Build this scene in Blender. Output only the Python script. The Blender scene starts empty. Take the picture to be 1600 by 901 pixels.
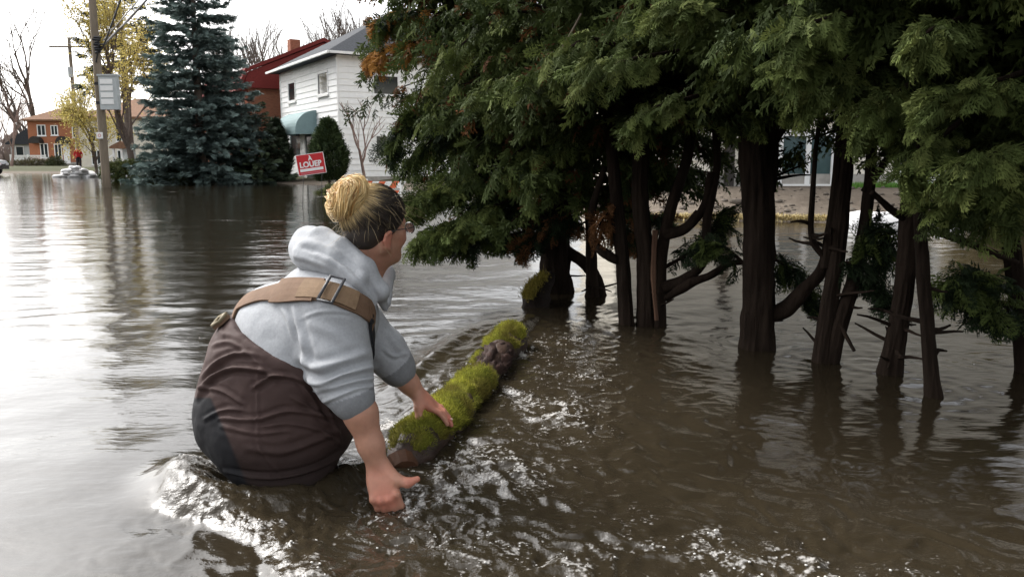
import bpy, math, random
import numpy as np
from mathutils import Vector, Matrix
from mathutils.bvhtree import BVHTree

random.seed(7)
C = bpy.context.scene.collection
sc = bpy.context.scene
R = math.radians
PI = math.pi

# ---------------------------------------------------------------- camera, sky, sun, exposure
CAMZ, PITCH, HFOV = 1.0, R(9.05), R(65.0)
cam = bpy.data.objects.new('camera', bpy.data.cameras.new('camera'))
C.objects.link(cam)
cam.location = (0, 0, CAMZ)
cam.rotation_euler = (R(90) - PITCH, 0, 0)
cam.data.angle = HFOV
cam.data.clip_start, cam.data.clip_end = 0.05, 2000
sc.camera = cam

SUN_EL, SUN_AZ = R(43), R(-55)          # azimuth from +Y (the view direction) towards +X
w = bpy.data.worlds.new("World"); sc.world = w; w.use_nodes = True
nt = w.node_tree; bg = nt.nodes['Background']
sky = nt.nodes.new('ShaderNodeTexSky'); sky.sky_type = 'NISHITA'; sky.sun_disc = False
sky.sun_elevation = SUN_EL; sky.sun_rotation = SUN_AZ
sky.air_density = 1.0; sky.dust_density = 4.5; sky.ozone_density = 1.0
hs = nt.nodes.new('ShaderNodeHueSaturation'); hs.inputs['Saturation'].default_value = 0.16
nt.links.new(sky.outputs[0], hs.inputs['Color']); nt.links.new(hs.outputs[0], bg.inputs[0])
bg.inputs[1].default_value = 0.15
sun = bpy.data.objects.new('sun', bpy.data.lights.new('sun', 'SUN')); C.objects.link(sun)
sun.data.energy = 0.5; sun.data.angle = R(20); sun.data.color = (1, .96, .9)
sd = Vector((math.sin(SUN_AZ) * math.cos(SUN_EL), math.cos(SUN_AZ) * math.cos(SUN_EL), math.sin(SUN_EL)))
sun.rotation_euler = sd.to_track_quat('Z', 'Y').to_euler()
sc.view_settings.view_transform = 'Standard'; sc.view_settings.look = 'None'
sc.view_settings.exposure = 1.5; sc.view_settings.gamma = 1
sc.render.engine = 'CYCLES'
sc.cycles.use_denoising = True
sc.cycles.max_bounces = 6; sc.cycles.diffuse_bounces = 3; sc.cycles.glossy_bounces = 3
sc.cycles.transmission_bounces = 3; sc.cycles.caustics_reflective = False; sc.cycles.caustics_refractive = False

# ---------------------------------------------------------------- places: a sight line and a distance give a world point
FPX = 800 / math.tan(HFOV / 2)
_cp, _sp = math.cos(PITCH), math.sin(PITCH)
def P(x, y, d):
    a = (x - 800) / FPX * d; b = (450.5 - y) / FPX * d
    return np.array((a, d * _cp + b * _sp, CAMZ - d * _sp + b * _cp))
def G(x, y, z=0.0):
    v = P(x, y, 1.0) - np.array((0, 0, CAMZ)); t = (z - CAMZ) / v[2]
    return np.array((0, 0, CAMZ)) + v * t
def AY(x, y, Y):
    v = P(x, y, 1.0) - np.array((0, 0, CAMZ)); t = Y / v[1]
    return np.array((0, 0, CAMZ)) + v * t

# ---------------------------------------------------------------- numpy noise
def _h(ix, iy, iz, seed):
    n = (ix.astype(np.int64) * 374761393 + iy.astype(np.int64) * 668265263 + iz.astype(np.int64) * 2147483647 + seed * 974634777) & 0xffffffff
    n = ((n ^ (n >> 13)) * 1274126177) & 0xffffffff
    n = ((n ^ (n >> 16)) * 2246822519) & 0xffffffff
    return (n ^ (n >> 15)) & 0xffff
def pn2(x, y, seed=0):
    x = np.asarray(x, float); y = np.asarray(y, float)
    x0 = np.floor(x); y0 = np.floor(y); fx = x - x0; fy = y - y0
    ux = fx * fx * fx * (fx * (fx * 6 - 15) + 10); uy = fy * fy * fy * (fy * (fy * 6 - 15) + 10)
    z = np.zeros_like(x0)
    def g(ix, iy, dx, dy):
        a = _h(ix, iy, z, seed) * (2 * PI / 65536)
        return np.cos(a) * dx + np.sin(a) * dy
    a = g(x0, y0, fx, fy); b = g(x0 + 1, y0, fx - 1, fy); c = g(x0, y0 + 1, fx, fy - 1); d = g(x0 + 1, y0 + 1, fx - 1, fy - 1)
    return 1.4 * ((a * (1 - ux) + b * ux) * (1 - uy) + (c * (1 - ux) + d * ux) * uy)
def vn3(p, seed=0):
    p = np.asarray(p, float); p0 = np.floor(p); f = p - p0; u = f * f * (3 - 2 * f)
    r = 0
    for dx in (0, 1):
        for dy in (0, 1):
            for dz in (0, 1):
                v = _h(p0[..., 0] + dx, p0[..., 1] + dy, p0[..., 2] + dz, seed) / 32767.5 - 1
                r = r + v * (u[..., 0] if dx else 1 - u[..., 0]) * (u[..., 1] if dy else 1 - u[..., 1]) * (u[..., 2] if dz else 1 - u[..., 2])
    return r
def fb3(p, seed=0, o=3):
    s = 0; a = 1.0; p = np.asarray(p, float)
    for i in range(o):
        s = s + a * vn3(p * 2 ** i, seed + i); a *= .5
    return s
def sstep(a, b, x):
    t = np.clip((x - a) / (b - a), 0, 1); return t * t * (3 - 2 * t)
def segdist(x, y, pts):
    """distance to a polyline in the plane, and the parameter along it"""
    best = np.full(np.shape(x), 1e9); par = np.zeros(np.shape(x))
    for i in range(len(pts) - 1):
        ax, ay = pts[i][:2]; bx, by = pts[i + 1][:2]
        dx, dy = bx - ax, by - ay
        t = np.clip(((x - ax) * dx + (y - ay) * dy) / (dx * dx + dy * dy + 1e-12), 0, 1)
        d = np.hypot(x - ax - t * dx, y - ay - t * dy)
        m = d < best; best = np.where(m, d, best); par = np.where(m, i + t, par)
    return best, par / (len(pts) - 1)

# ---------------------------------------------------------------- materials
def mat(name, col, rough=.8, spec=.3, noise=0, nscale=8, bump=0, bscale=40, metal=0, attr=None, col2=None, stretch=None, transl=0, bdist=.01):
    m = bpy.data.materials.new(name); m.use_nodes = True
    n = m.node_tree.nodes; l = m.node_tree.links; b = n['Principled BSDF']
    b.inputs['Roughness'].default_value = rough; b.inputs['Metallic'].default_value = metal
    b.inputs['Specular IOR Level'].default_value = spec
    b.inputs['Base Color'].default_value = (*col, 1)
    src = None
    tc = n.new('ShaderNodeTexCoord'); mp = n.new('ShaderNodeMapping'); l.new(tc.outputs['Object'], mp.inputs[0])
    if stretch: mp.inputs['Scale'].default_value = stretch
    if attr:
        a = n.new('ShaderNodeAttribute'); a.attribute_name = attr; src = a.outputs['Color']
    if noise:
        t = n.new('ShaderNodeTexNoise'); t.inputs['Scale'].default_value = nscale; t.inputs['Detail'].default_value = 6
        t.inputs['Roughness'].default_value = .65
        l.new(mp.outputs[0], t.inputs[0])
        r = n.new('ShaderNodeMapRange'); r.inputs[1].default_value = .3; r.inputs[2].default_value = .7
        l.new(t.outputs[0], r.inputs[0])
        if col2 is not None and not attr:
            mx = n.new('ShaderNodeMix'); mx.data_type = 'RGBA'
            mx.inputs[6].default_value = (*col, 1); mx.inputs[7].default_value = (*col2, 1)
            l.new(r.outputs[0], mx.inputs[0]); src = mx.outputs[2]
        else:
            r.inputs[3].default_value = 1 - noise; r.inputs[4].default_value = 1 + noise
            mx = n.new('ShaderNodeMix'); mx.data_type = 'RGBA'; mx.blend_type = 'MULTIPLY'; mx.inputs[0].default_value = 1
            if src: l.new(src, mx.inputs[6])
            else: mx.inputs[6].default_value = (*col, 1)
            l.new(r.outputs[0], mx.inputs[7]); src = mx.outputs[2]
    if src: l.new(src, b.inputs['Base Color'])
    if bump:
        t = n.new('ShaderNodeTexNoise'); t.inputs['Scale'].default_value = bscale; t.inputs['Detail'].default_value = 5
        l.new(mp.outputs[0], t.inputs[0])
        bp = n.new('ShaderNodeBump'); bp.inputs['Strength'].default_value = bump; bp.inputs['Distance'].default_value = bdist
        l.new(t.outputs[0], bp.inputs['Height']); l.new(bp.outputs[0], b.inputs['Normal'])
    if transl:
        tr = n.new('ShaderNodeBsdfTranslucent'); ms = n.new('ShaderNodeMixShader'); ms.inputs[0].default_value = transl
        if src: l.new(src, tr.inputs[0])
        else: tr.inputs[0].default_value = (*col, 1)
        l.new(b.outputs[0], ms.inputs[1]); l.new(tr.outputs[0], ms.inputs[2])
        l.new(ms.outputs[0], n['Material Output'].inputs[0])
    return m

# ---------------------------------------------------------------- objects
def thing(name, label, cat, loc=(0, 0, 0), rotz=0, group=None):
    o = bpy.data.objects.new(name, None); C.objects.link(o); o.empty_display_size = .1
    o.location = tuple(loc); o.rotation_euler = (0, 0, rotz); o['label'] = label; o['category'] = cat
    if group: o['group'] = group
    return o
def tag(o, label, cat, group=None):
    o['label'] = label; o['category'] = cat
    if group: o['group'] = group
    return o
def rootloc(o):
    while o.parent: o = o.parent
    return np.array(o.location)

class MB:
    def __init__(s): s.v = []; s.f = []; s.n = 0
    def add(s, v, f):
        v = np.asarray(v, float); s.v.append(v); s.f += [tuple(i + s.n for i in q) for q in f]; s.n += len(v); return s
    def box(s, lo, hi, bev=0):
        x0, y0, z0 = lo; x1, y1, z1 = hi
        v = [(x, y, z) for z in (z0, z1) for y in (y0, y1) for x in (x0, x1)]
        return s.add(v, [(0, 2, 3, 1), (4, 5, 7, 6), (0, 1, 5, 4), (2, 6, 7, 3), (0, 4, 6, 2), (1, 3, 7, 5)])
    def bar(s, a, b, wx, wz, up=(0, 0, 1)):
        a = np.array(a, float); b = np.array(b, float); d = b - a; d /= np.linalg.norm(d)
        x = np.cross(d, up); nx = np.linalg.norm(x)
        x = np.array((1, 0, 0)) if nx < 1e-6 else x / nx
        z = np.cross(x, d)
        v = [p + x * sx * wx / 2 + z * sz * wz / 2 for p in (a, b) for sx, sz in ((-1, -1), (1, -1), (1, 1), (-1, 1))]
        return s.add(v, [(0, 1, 2, 3), (7, 6, 5, 4), (0, 4, 5, 1), (1, 5, 6, 2), (2, 6, 7, 3), (3, 7, 4, 0)])
    def tube(s, pts, rad, n=8, cap=True, rough=0, seed=0, fseed=6, ridge=0):
        pts = np.asarray(pts, float); k = len(pts); rad = np.broadcast_to(np.asarray(rad, float), (k,))
        t = np.gradient(pts, axis=0); t /= np.linalg.norm(t, axis=1)[:, None] + 1e-12
        ref = np.array((1., 0, 0)) if abs(t[0][0]) < .8 else np.array((0, 1., 0))
        vs = []; x = ref - t[0] * ref.dot(t[0])
        for i in range(k):
            x = x - t[i] * x.dot(t[i]); x /= np.linalg.norm(x); y = np.cross(t[i], x)
            a = np.arange(n) * 2 * PI / n
            vs.append(pts[i] + rad[i] * (np.cos(a)[:, None] * x + np.sin(a)[:, None] * y))
        v = np.array(vs)
        if rough or ridge:
            c = pts[:, None, :]; dirn = (v - c)
            dirn = dirn / (np.linalg.norm(dirn, axis=2)[..., None] + 1e-9)
            q = np.array(v); 
            nz = fb3(q * fseed, seed, 3) * rough
            aa = np.arange(n) * 2 * PI / n
            L = np.concatenate(([0], np.cumsum(np.linalg.norm(np.diff(pts, axis=0), axis=1))))
            q2 = np.stack(np.broadcast_arrays((np.cos(aa) * 3.6)[None, :], (np.sin(aa) * 3.6)[None, :], (L * 2.6)[:, None]), -1)
            nz = nz + ridge * (1.1 - np.abs(vn3(q2 * 1.5, seed + 9)) * 2.2 - np.abs(vn3(q2 * np.array((3.2, 3.2, 1.6)), seed + 10)) * 1.0)
            v = v + dirn * (nz * rad[:, None])[..., None]
        v = v.reshape(-1, 3)
        f = [(i * n + j, i * n + (j + 1) % n, (i + 1) * n + (j + 1) % n, (i + 1) * n + j) for i in range(k - 1) for j in range(n)]
        if cap: f += [tuple(range(n - 1, -1, -1)), tuple((k - 1) * n + j for j in range(n))]
        return s.add(v, f)
    def build(s, name, m, parent=None, world=False, smooth=False, label=None):
        v = np.concatenate(s.v) if s.v else np.zeros((0, 3))
        return link(name, v, s.f, m, parent, world, smooth, label)
def mesh_of(v, f, m, smooth=False, name='mesh'):
    me = bpy.data.meshes.new(name); me.from_pydata(np.asarray(v).tolist(), [], f)
    if m: me.materials.append(m)
    if smooth: me.polygons.foreach_set('use_smooth', np.ones(len(me.polygons), bool))
    me.update(); return me
def fast_mesh(name, v, f, m=None, smooth=False):
    """v (n,3), f (k,4) or (k,3) int arrays"""
    v = np.asarray(v, np.float32); f = np.asarray(f, np.int32); k = f.shape[1]
    me = bpy.data.meshes.new(name); me.vertices.add(len(v)); me.vertices.foreach_set('co', v.ravel())
    me.loops.add(f.size); me.loops.foreach_set('vertex_index', f.ravel())
    me.polygons.add(len(f)); me.polygons.foreach_set('loop_start', np.arange(0, f.size, k, dtype=np.int32))
    me.update(calc_edges=True)
    if smooth: me.polygons.foreach_set('use_smooth', np.ones(len(f), bool))
    if m: me.materials.append(m)
    return me
def vcol(me, name, col):
    col = np.asarray(col, np.float32)
    if col.shape[1] == 3: col = np.concatenate((col, np.ones((len(col), 1), np.float32)), 1)
    a = me.color_attributes.new(name, 'FLOAT_COLOR', 'POINT'); a.data.foreach_set('color', col.ravel())
def link(name, v, f, m, parent=None, world=False, smooth=False, label=None):
    if parent is not None and world: v = np.asarray(v) - rootloc(parent)
    return link_me(name, mesh_of(v, f, m, smooth, name), parent, label)
def link_me(name, me, parent=None, label=None):
    o = bpy.data.objects.new(name, me); C.objects.link(o)
    if parent is not None: o.parent = parent
    if label: o['label'] = label
    return o
def struct(o, k='structure'):
    o['kind'] = k; return o
def dup(root, loc, rotz=0, scale=1, label=None, group=None):
    r = root.copy(); C.objects.link(r); r.location = tuple(loc); r.rotation_euler = (0, 0, rotz); r.scale = (scale,) * 3
    if label: r['label'] = label
    if group: r['group'] = group
    for ch in list(root.children):
        c = ch.copy(); C.objects.link(c); c.parent = r
        for g in ch.children:
            d = g.copy(); C.objects.link(d); d.parent = c
    return r
def spline(pts, n):
    """Catmull-Rom through points (any dimension)"""
    p = np.asarray(pts, float); p = np.vstack((2 * p[0] - p[1], p, 2 * p[-1] - p[-2]))
    out = []
    k = len(p) - 3
    for u in np.linspace(0, k - 1e-9, n):
        i = int(u); t = u - i; a, b, c, d = p[i:i + 4]
        out.append(.5 * (2 * b + (c - a) * t + (2 * a - 5 * b + 4 * c - d) * t * t + (3 * b - a - 3 * c + d) * t ** 3))
    return np.array(out)

M = {}
M['white_siding'] = mat('white_siding', (.86, .86, .84), .6, .3, .06, 3)
M['white_paint'] = mat('white_paint', (.8, .8, .78), .5, .4, .04, 5)
M['cream_siding'] = mat('cream_siding', (.70, .655, .56), .7, .3, .08, 3)
M['concrete'] = mat('concrete', (.36, .34, .31), .9, .2, .25, 4, .3, 30)
M['glass'] = mat('dark_glass', (.02, .028, .03), .06, .6)
M['glass_teal'] = mat('teal_glass', (.05, .085, .09), .08, .6, .3, 2)
M['roof_grey'] = mat('grey_shingle', (.045, .049, .056), .9, .2, .3, 12, .4, 40)
M['roof_red'] = mat('red_shingle', (.17, .026, .022), .8, .25, .2, 14, .4, 40)
M['roof_brown'] = mat('brown_shingle', (.21, .12, .075), .9, .2, .25, 6, .3, 30)
M['awning'] = mat('awning_cloth', (.2, .29, .3), .7, .3, .1, 5)
M['dark_hole'] = mat('dark_wood', (.035, .03, .027), .7, .3, .2, 6)
M['wood_grey'] = mat('weathered_wood', (.2, .165, .125), .9, .15, .35, 5, .5, 30, stretch=(1, 1, .15))
M['wood_brown'] = mat('brown_wood', (.14, .085, .05), .9, .15, .3, 5)
M['metal_grey'] = mat('grey_metal', (.42, .45, .45), .5, .5, .08, 4)
M['black'] = mat('black_rubber', (.015, .015, .017), .6, .4)
M['wire'] = mat('wire_sheath', (.32, .31, .31), .6, .4)
M['red'] = mat('red_paint', (.52, .02, .025), .5, .4, .06, 6)
M['orange'] = mat('orange_paint', (.65, .12, .04), .6, .4)
M['sandbag'] = mat('white_sandbag', (.7, .69, .68), .8, .2, .1, 9, .4, 30)
def brick_mat(name, c1, c2, mortar):
    m = mat(name, c1, .9, .15); n = m.node_tree.nodes; l = m.node_tree.links
    b = n.new('ShaderNodeTexBrick'); b.inputs['Color1'].default_value = (*c1, 1); b.inputs['Color2'].default_value = (*c2, 1)
    b.inputs['Mortar'].default_value = (*mortar, 1); b.inputs['Scale'].default_value = 4.6; b.inputs['Mortar Size'].default_value = .015
    tc = n.new('ShaderNodeTexCoord'); sx = n.new('ShaderNodeSeparateXYZ'); cx = n.new('ShaderNodeCombineXYZ'); ad = n.new('ShaderNodeMath')
    l.new(tc.outputs['Object'], sx.inputs[0]); l.new(sx.outputs[0], ad.inputs[0]); l.new(sx.outputs[1], ad.inputs[1])
    l.new(ad.outputs[0], cx.inputs[0]); l.new(sx.outputs[2], cx.inputs[1]); l.new(cx.outputs[0], b.inputs[0])
    l.new(b.outputs[0], n['Principled BSDF'].inputs['Base Color']); return m
M['brick'] = brick_mat('orange_brick', (.40, .15, .075), (.33, .12, .06), (.35, .22, .15))
M['brick_dark'] = brick_mat('red_brick', (.30, .12, .07), (.24, .09, .055), (.26, .18, .13))
# ================================================================ GROUND: one sheet out to the horizon
SHORE = [(-400, 66), (-22, 63), (-19.5, 46), (-16, 36.8), (-12, 36.2), (-8.4, 33.4), (-6.5, 32.5), (-2.5, 26), (2.2, 13.7), (6, 12.9), (12, 12.2), (30, 11), (400, 8)]
def shore_sd(x, y):
    d, _ = segdist(x, y, SHORE)
    sx = np.array([p[0] for p in SHORE]); sy = np.array([p[1] for p in SHORE])
    inside = y > np.interp(x, sx, sy)
    return np.where(inside, d, -d)
def ground_z(x, y):
    x = np.asarray(x, float); y = np.asarray(y, float)
    d = shore_sd(x, y)
    sl = np.where(x > 0, .19, .07)
    z = np.where(d > 0, np.minimum(d * sl, np.where(x > 0, .47, .42)), np.maximum(d * .22, -.62))
    return z + .025 * pn2(x * .9, y * .9, 3) * sstep(-3, 1, d) - .004
def grid(xs, ys):
    X, Y = np.meshgrid(xs, ys); ny, nx = X.shape
    i = np.arange((ny - 1) * nx).reshape(ny - 1, nx)[:, :-1].ravel()
    return X.ravel(), Y.ravel(), np.stack((i, i + 1, i + nx + 1, i + nx), 1)
xs = np.concatenate((-np.geomspace(900, 42, 24), np.linspace(-40, 30, 150), np.geomspace(31, 900, 24)))
ys = np.concatenate((-np.geomspace(600, 6, 14), np.linspace(-4, 75, 170), np.geomspace(77, 1100, 26)))
gx, gy, gf = grid(xs, ys)
gme = fast_mesh('ground', np.stack((gx, gy, ground_z(gx, gy)), 1), gf, None, True)
gm = mat('wet_earth', (.10, .08, .062), .95, .15, .35, 2.5, .8, 9, col2=(.175, .145, .115), bdist=.05)
n_ = gm.node_tree.nodes; l_ = gm.node_tree.links
ga = n_.new('ShaderNodeAttribute'); ga.attribute_name = 'lawn'
mx = n_.new('ShaderNodeMix'); mx.data_type = 'RGBA'; mx.inputs[7].default_value = (.06, .062, .028, 1)
old = n_['Principled BSDF'].inputs['Base Color'].links[0].from_socket
l_.new(old, mx.inputs[6]); l_.new(ga.outputs['Fac'], mx.inputs[0]); l_.new(mx.outputs[2], n_['Principled BSDF'].inputs['Base Color'])
gme.materials.append(gm)
lawn = sstep(1.0, 3.0, shore_sd(gx, gy)) * sstep(1, -4, gx)
at = gme.attributes.new('lawn', 'FLOAT', 'POINT'); at.data.foreach_set('value', lawn.astype(np.float32))
struct(link_me('ground', gme))

# ================================================================ WATER: one sheet, waves and broken water as relief
LOG = [(-.40, 2.50), (-.33, 2.60), (.03, 4.34), (.18, 4.9), (.30, 5.9)]
def build_rows():
    ys = [-60, -30, -14, -7, -3, -1, 0, .6, 1.0, 1.25]
    y = 1.36
    while y < 70:
        ys.append(y); y += .0094 * max(1, (y / 2.5) ** 1.45)
    return np.array(ys + [80, 110])
wy = build_rows()
wu = np.concatenate(((-40, -12, -5, -2.4, -1.5, -1.1), np.linspace(-.86, .86, 460), (1.1, 1.5, 2.4, 5, 12, 40)))
U, WY = np.meshgrid(wu, wy)
WX = U * (np.maximum(WY, 1.3) * .86 + .35)
ny, nx = WX.shape
i = np.arange((ny - 1) * nx).reshape(ny - 1, nx)[:, :-1].ravel()
wf = np.stack((i, i + 1, i + nx + 1, i + nx), 1)
X = WX.ravel(); Y = WY.ravel()
dl, pl = segdist(X, Y, LOG)
# side of the log: positive = downstream (right)
lx0, ly0 = LOG[1]; lx1, ly1 = LOG[2]
side = ((X - lx0) * (ly1 - ly0) - (Y - ly0) * (lx1 - lx0)) / math.hypot(lx1 - lx0, ly1 - ly0)
FOAM_PATH = [(.30, 4.3), (.24, 3.6), (.16, 3.1), (.02, 2.7), (-.08, 2.35), (-.12, 2.05), (.05, 1.9), (.45, 1.86), (.8, 1.7)]
df, pf = segdist(X, Y, FOAM_PATH)
warp = .10 * pn2(X * 2.2, Y * 2.2, 41) + .05 * pn2(X * 5, Y * 5, 42)
foam_zone = sstep(.52, .06, df + warp) * (.55 + .45 * pn2(X * 2.6, Y * 2.6, 12))
foam_zone = np.clip(foam_zone + .55 * sstep(.22, .0, dl + .6 * warp) * (pl < .62) * sstep(.02, .16, side), 0, 1)
upst = sstep(.55, .05, dl + warp) * sstep(.02, -.1, side) * sstep(2.55, 2.9, Y) * sstep(5.6, 4.2, Y)
# wake downstream of the wader
wk, wp = segdist(X, Y, [(-1.02, 2.46), (-.98, 2.30), (-.80, 2.16), (-.62, 2.02), (-.5, 1.8), (-.3, 1.5)])
wk2, _ = segdist(X, Y, [(-.80, 2.25), (-.6, 2.2), (-.35, 2.15), (-.1, 2.0)])
wake_edge = sstep(.11, .0, wk + .35 * warp)
wake = np.clip(sstep(.27, .05, np.minimum(wk + .1, wk2) + .4 * warp) + wake_edge, 0, 1)
wake_in = np.clip(sstep(.34, .05, wk2 + .4 * warp), 0, 1)
chop = np.clip(np.maximum.reduce((foam_zone * 1.05, wake * .8, upst * .55, .5 * sstep(1.1, .25, df + warp))), 0, 1)
right = sstep(.25, 1.0, X - .02 * Y) * sstep(9, 6, Y)
fade = 1 / (1 + (Y / 9.) ** 2)
def rot(a): c, s = math.cos(a), math.sin(a); return X * c + Y * s, -X * s + Y * c
z = np.zeros_like(X)
patch_lo = sstep(-.3, .5, pn2(X * .4 + 7, Y * .5, 33) + .3 * pn2(X * 1.3, Y * 1.6, 34))
# long soft undulation on the open water
a_, b_ = rot(.35); z += (.0085 + .006 * sstep(3.2, 2, Y) * sstep(-.6, -1.2, X)) * pn2(a_ * .9 + .4 * pn2(X, Y, 5), b_ * 2.1, 21) * fade  # soaked hem, plus the natural shade of the lower third put into the colour
a_, b_ = rot(.12)
mid = sstep(2.6, 4.2, Y) * (1 - .6 * chop)
z += .0034 * pn2(a_ * 2.6 + 1.1 * pn2(X * .9, Y * .9, 6), b_ * 5 + .9 * pn2(X * 1.3, Y * 1.3, 9), 22) * (.45 + .8 * patch_lo) * (.35 + mid) * np.minimum(1, fade * 2.2)
patch = sstep(-.15, .5, pn2(X * .35, Y * .45, 31) + .25 * pn2(X * 1.1, Y * 1.3, 32))
a_, b_ = rot(-.1)
rip = pn2(a_ * 4 + .8 * pn2(X * 2, Y * 2, 7), b_ * 11, 23) + .5 * pn2(a_ * 9, b_ * 22, 24)
z += .0010 * rip * np.maximum(patch * mid, .6 * right + .25 * mid) * sstep(30, 8, Y)
z += .02 * pn2(X * .12, Y * .55, 25) * sstep(9, 22, Y) * .35 + .008 * pn2(X * .5, Y * 1.6, 26) * sstep(5, 12, Y) * .4
# right-hand dark water: crossing ripples and slow swirls
for (cx, cy, wl, am) in ((.95, 2.9, .17, .0006), (2.2, 3.3, .2, .0005), (1.5, 2.2, .15, .0005)):
    r = np.hypot((X - cx) * .75, Y - cy) + .07 * pn2(X * 2.4, Y * 2.4, 51)
    z += am * np.sin(r * 2 * PI / wl) * sstep(1.1, .15, r) * right
a_, b_ = rot(-.5); z += .0008 * pn2(a_ * 4, b_ * 9 + pn2(X * 2, Y * 2, 8), 27) * right * sstep(7, 4, Y)
a_, b_ = rot(.7); z += (.0013 * pn2(a_ * 11, b_ * 19, 28) + .0009 * pn2(X * 22, Y * 34, 29)) * right * sstep(6, 4, Y) * (.5 + .8 * patch_lo)
# broken water: ridged noise drawn out along the current
wxx = X + .06 * pn2(X * 5, Y * 5, 61) + .03 * pn2(X * 12, Y * 12, 62); wyy = Y + .06 * pn2(X * 5, Y * 5, 63) + .03 * pn2(X * 12, Y * 12, 64)
ca, sa = math.cos(-.95), math.sin(-.95)
ra = wxx * ca + wyy * sa; rb = -wxx * sa + wyy * ca
rid = lambda fx, fy, s: 1 - 2 * np.abs(pn2(ra * fx, rb * fy, s))
t1 = rid(4.2, 7, 71); t2 = rid(9, 15, 72); t3 = rid(20, 30, 73); t4 = rid(42, 55, 74)
z += chop * (.018 * t1 * (1 - .6 * wake) + .0115 * t2 * (1 - .25 * wake) + (.0058 + .003 * wake) * t3 * (.4 + .6 * chop) + (.0022 + .0012 * wake) * t4 * chop)
# the water heaps up against the log and drops behind it; a smooth tongue runs along its upstream side
onlog = (pl < .60)
z += .055 * sstep(.42, .02, dl) * sstep(.03, -.05, side) * sstep(2.6, 3.1, Y) * sstep(5.6, 4.4, Y)
z -= .02 * sstep(.35, .0, dl) * sstep(.0, .1, side) * onlog
a_, b_ = rot(.5); z += .0022 * pn2(a_ * 3 + .6 * pn2(X * 1.5, Y * 1.5, 15), b_ * 6, 16) * sstep(-.7, -1.1, X) * sstep(4, 2.6, Y)
z += .03 * np.exp(-((dl - .34) / .07) ** 2) * sstep(-.05, -.2, side) * sstep(3.1, 3.5, Y) * sstep(5.0, 4.2, Y)
# bow and wake round the wader, rings round the trunks
dw = np.hypot((X + .80) / 1.05, Y - 2.52)
z += .050 * np.exp(-((dw - .27) / .09) ** 2) * sstep(2.7, 2.35, Y) + .022 * wake_edge
z -= .012 * wake_in
TRUNKS = [(.37, 6.2), (.82, 5.0), (.98, 5.0), (1.34, 4.4), (1.58, 4.1), (1.78, 3.85), (1.82, 3.4), (2.52, 4.0)]
for (cx, cy) in TRUNKS:
    r = np.hypot(X - cx, Y - cy)
    z += .003 * np.exp(-((r - .12) / .05) ** 2) + .0010 * np.sin(r * 60) * sstep(.7, .12, r)
for (cx, cy, am) in ((-.33, 2.28, .004),):
    r = np.hypot(X - cx, Y - cy); z += am * np.sin(r * 60) * sstep(.35, .05, r)
z *= sstep(75, 40, Y) * sstep(.5, 1.4, Y)
sh = shore_sd(X, Y); z *= sstep(1.2, -.6, sh)
hd_ = np.hypot(X + .375, Y - 2.27); z -= .012 * sstep(.12, .03, hd_)
# foam cover
fn = pn2(wxx * 9, wyy * 9, 81) + .7 * pn2(wxx * 22, wyy * 22, 82) + .5 * pn2(ra * 50, rb * 32, 83)
crest = chop * (t1 * .5 + t2 * .5 + .5 * t3)
web = 1 - 3.2 * np.abs(pn2(ra * 8, rb * 19, 84) + .30 * pn2(wxx * 30, wyy * 30, 85))
foam = np.clip(foam_zone * (.20 * fn + .50 * web + .16 * crest - .08), 0, 1) * 1.5
foam += .9 * wake_edge * np.clip(fn * .7 + .25, 0, 1) + .5 * wake_in * np.clip(.55 * web + .35 * fn - .25, 0, 1)
st, _ = segdist(X, Y, [(-.22, 2.9), (-.13, 3.35), (.0, 3.75), (.02, 4.3)])
st2, _ = segdist(X, Y, [(-.5, 2.75), (-.42, 3.05), (-.32, 3.3), (-.2, 3.6), (.0, 4.2)])
ups = sstep(.17, .0, st2 + warp * .4) + .6 * sstep(.3, 0, np.hypot(X + .42, Y - 2.75))
foam += .85 * ups * np.clip(.55 * web + .4 * fn + .02, 0, 1)
drift = sstep(.62, .8, .5 + .5 * pn2(X * .9 + 3, Y * 2.6, 91)) * sstep(3.4, 4.2, Y) * sstep(10, 6, Y) * (X < .6)
foam += drift * .7 * np.clip(pn2(X * 9, Y * 26, 92) - .1, 0, 1)
foam += .55 * sstep(.5, .75, pn2(X * 26, Y * 40, 94)) * right * sstep(.25, .55, pn2(X * 3, Y * 4, 95)) * sstep(6, 4.5, Y)
for yy, x0, x1 in ((19.5, -7, -1.5), (22.5, -14, -4), (26, -20, -9), (13.5, -8, -2)):
    foam += .6 * sstep(.22, .0, np.abs(Y - yy - .25 * pn2(X * .5, X * 0, 96))) * sstep(x0 - 1, x0 + 1, X) * sstep(x1 + 1, x1 - 1, X) * sstep(-.1, .5, pn2(X * 1.6, Y * 4, 97))
foam = np.clip(foam, 0, 1) * sstep(1.2, 1.5, Y)
wme = fast_mesh('water', np.stack((X, Y, z), 1), wf, None, True)
a = wme.attributes.new('foam', 'FLOAT', 'POINT'); a.data.foreach_set('value', foam.astype(np.float32))
a = wme.attributes.new('chop', 'FLOAT', 'POINT'); a.data.foreach_set('value', chop.astype(np.float32))
def water_z(px, py):
    """height of the built sheet at a point (nearest vertex)"""
    r = int(np.argmin(np.abs(wy - py))); row = WX[r]; c = int(np.argmin(np.abs(row - px)))
    return float(z[r * nx + c])
wm = mat('flood_water', (.024, .0175, .0105), .035, .5); n_ = wm.node_tree.nodes; l_ = wm.node_tree.links; b_ = n_['Principled BSDF']
b_.inputs['IOR'].default_value = 1.345
geo = n_.new('ShaderNodeNewGeometry')
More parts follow.
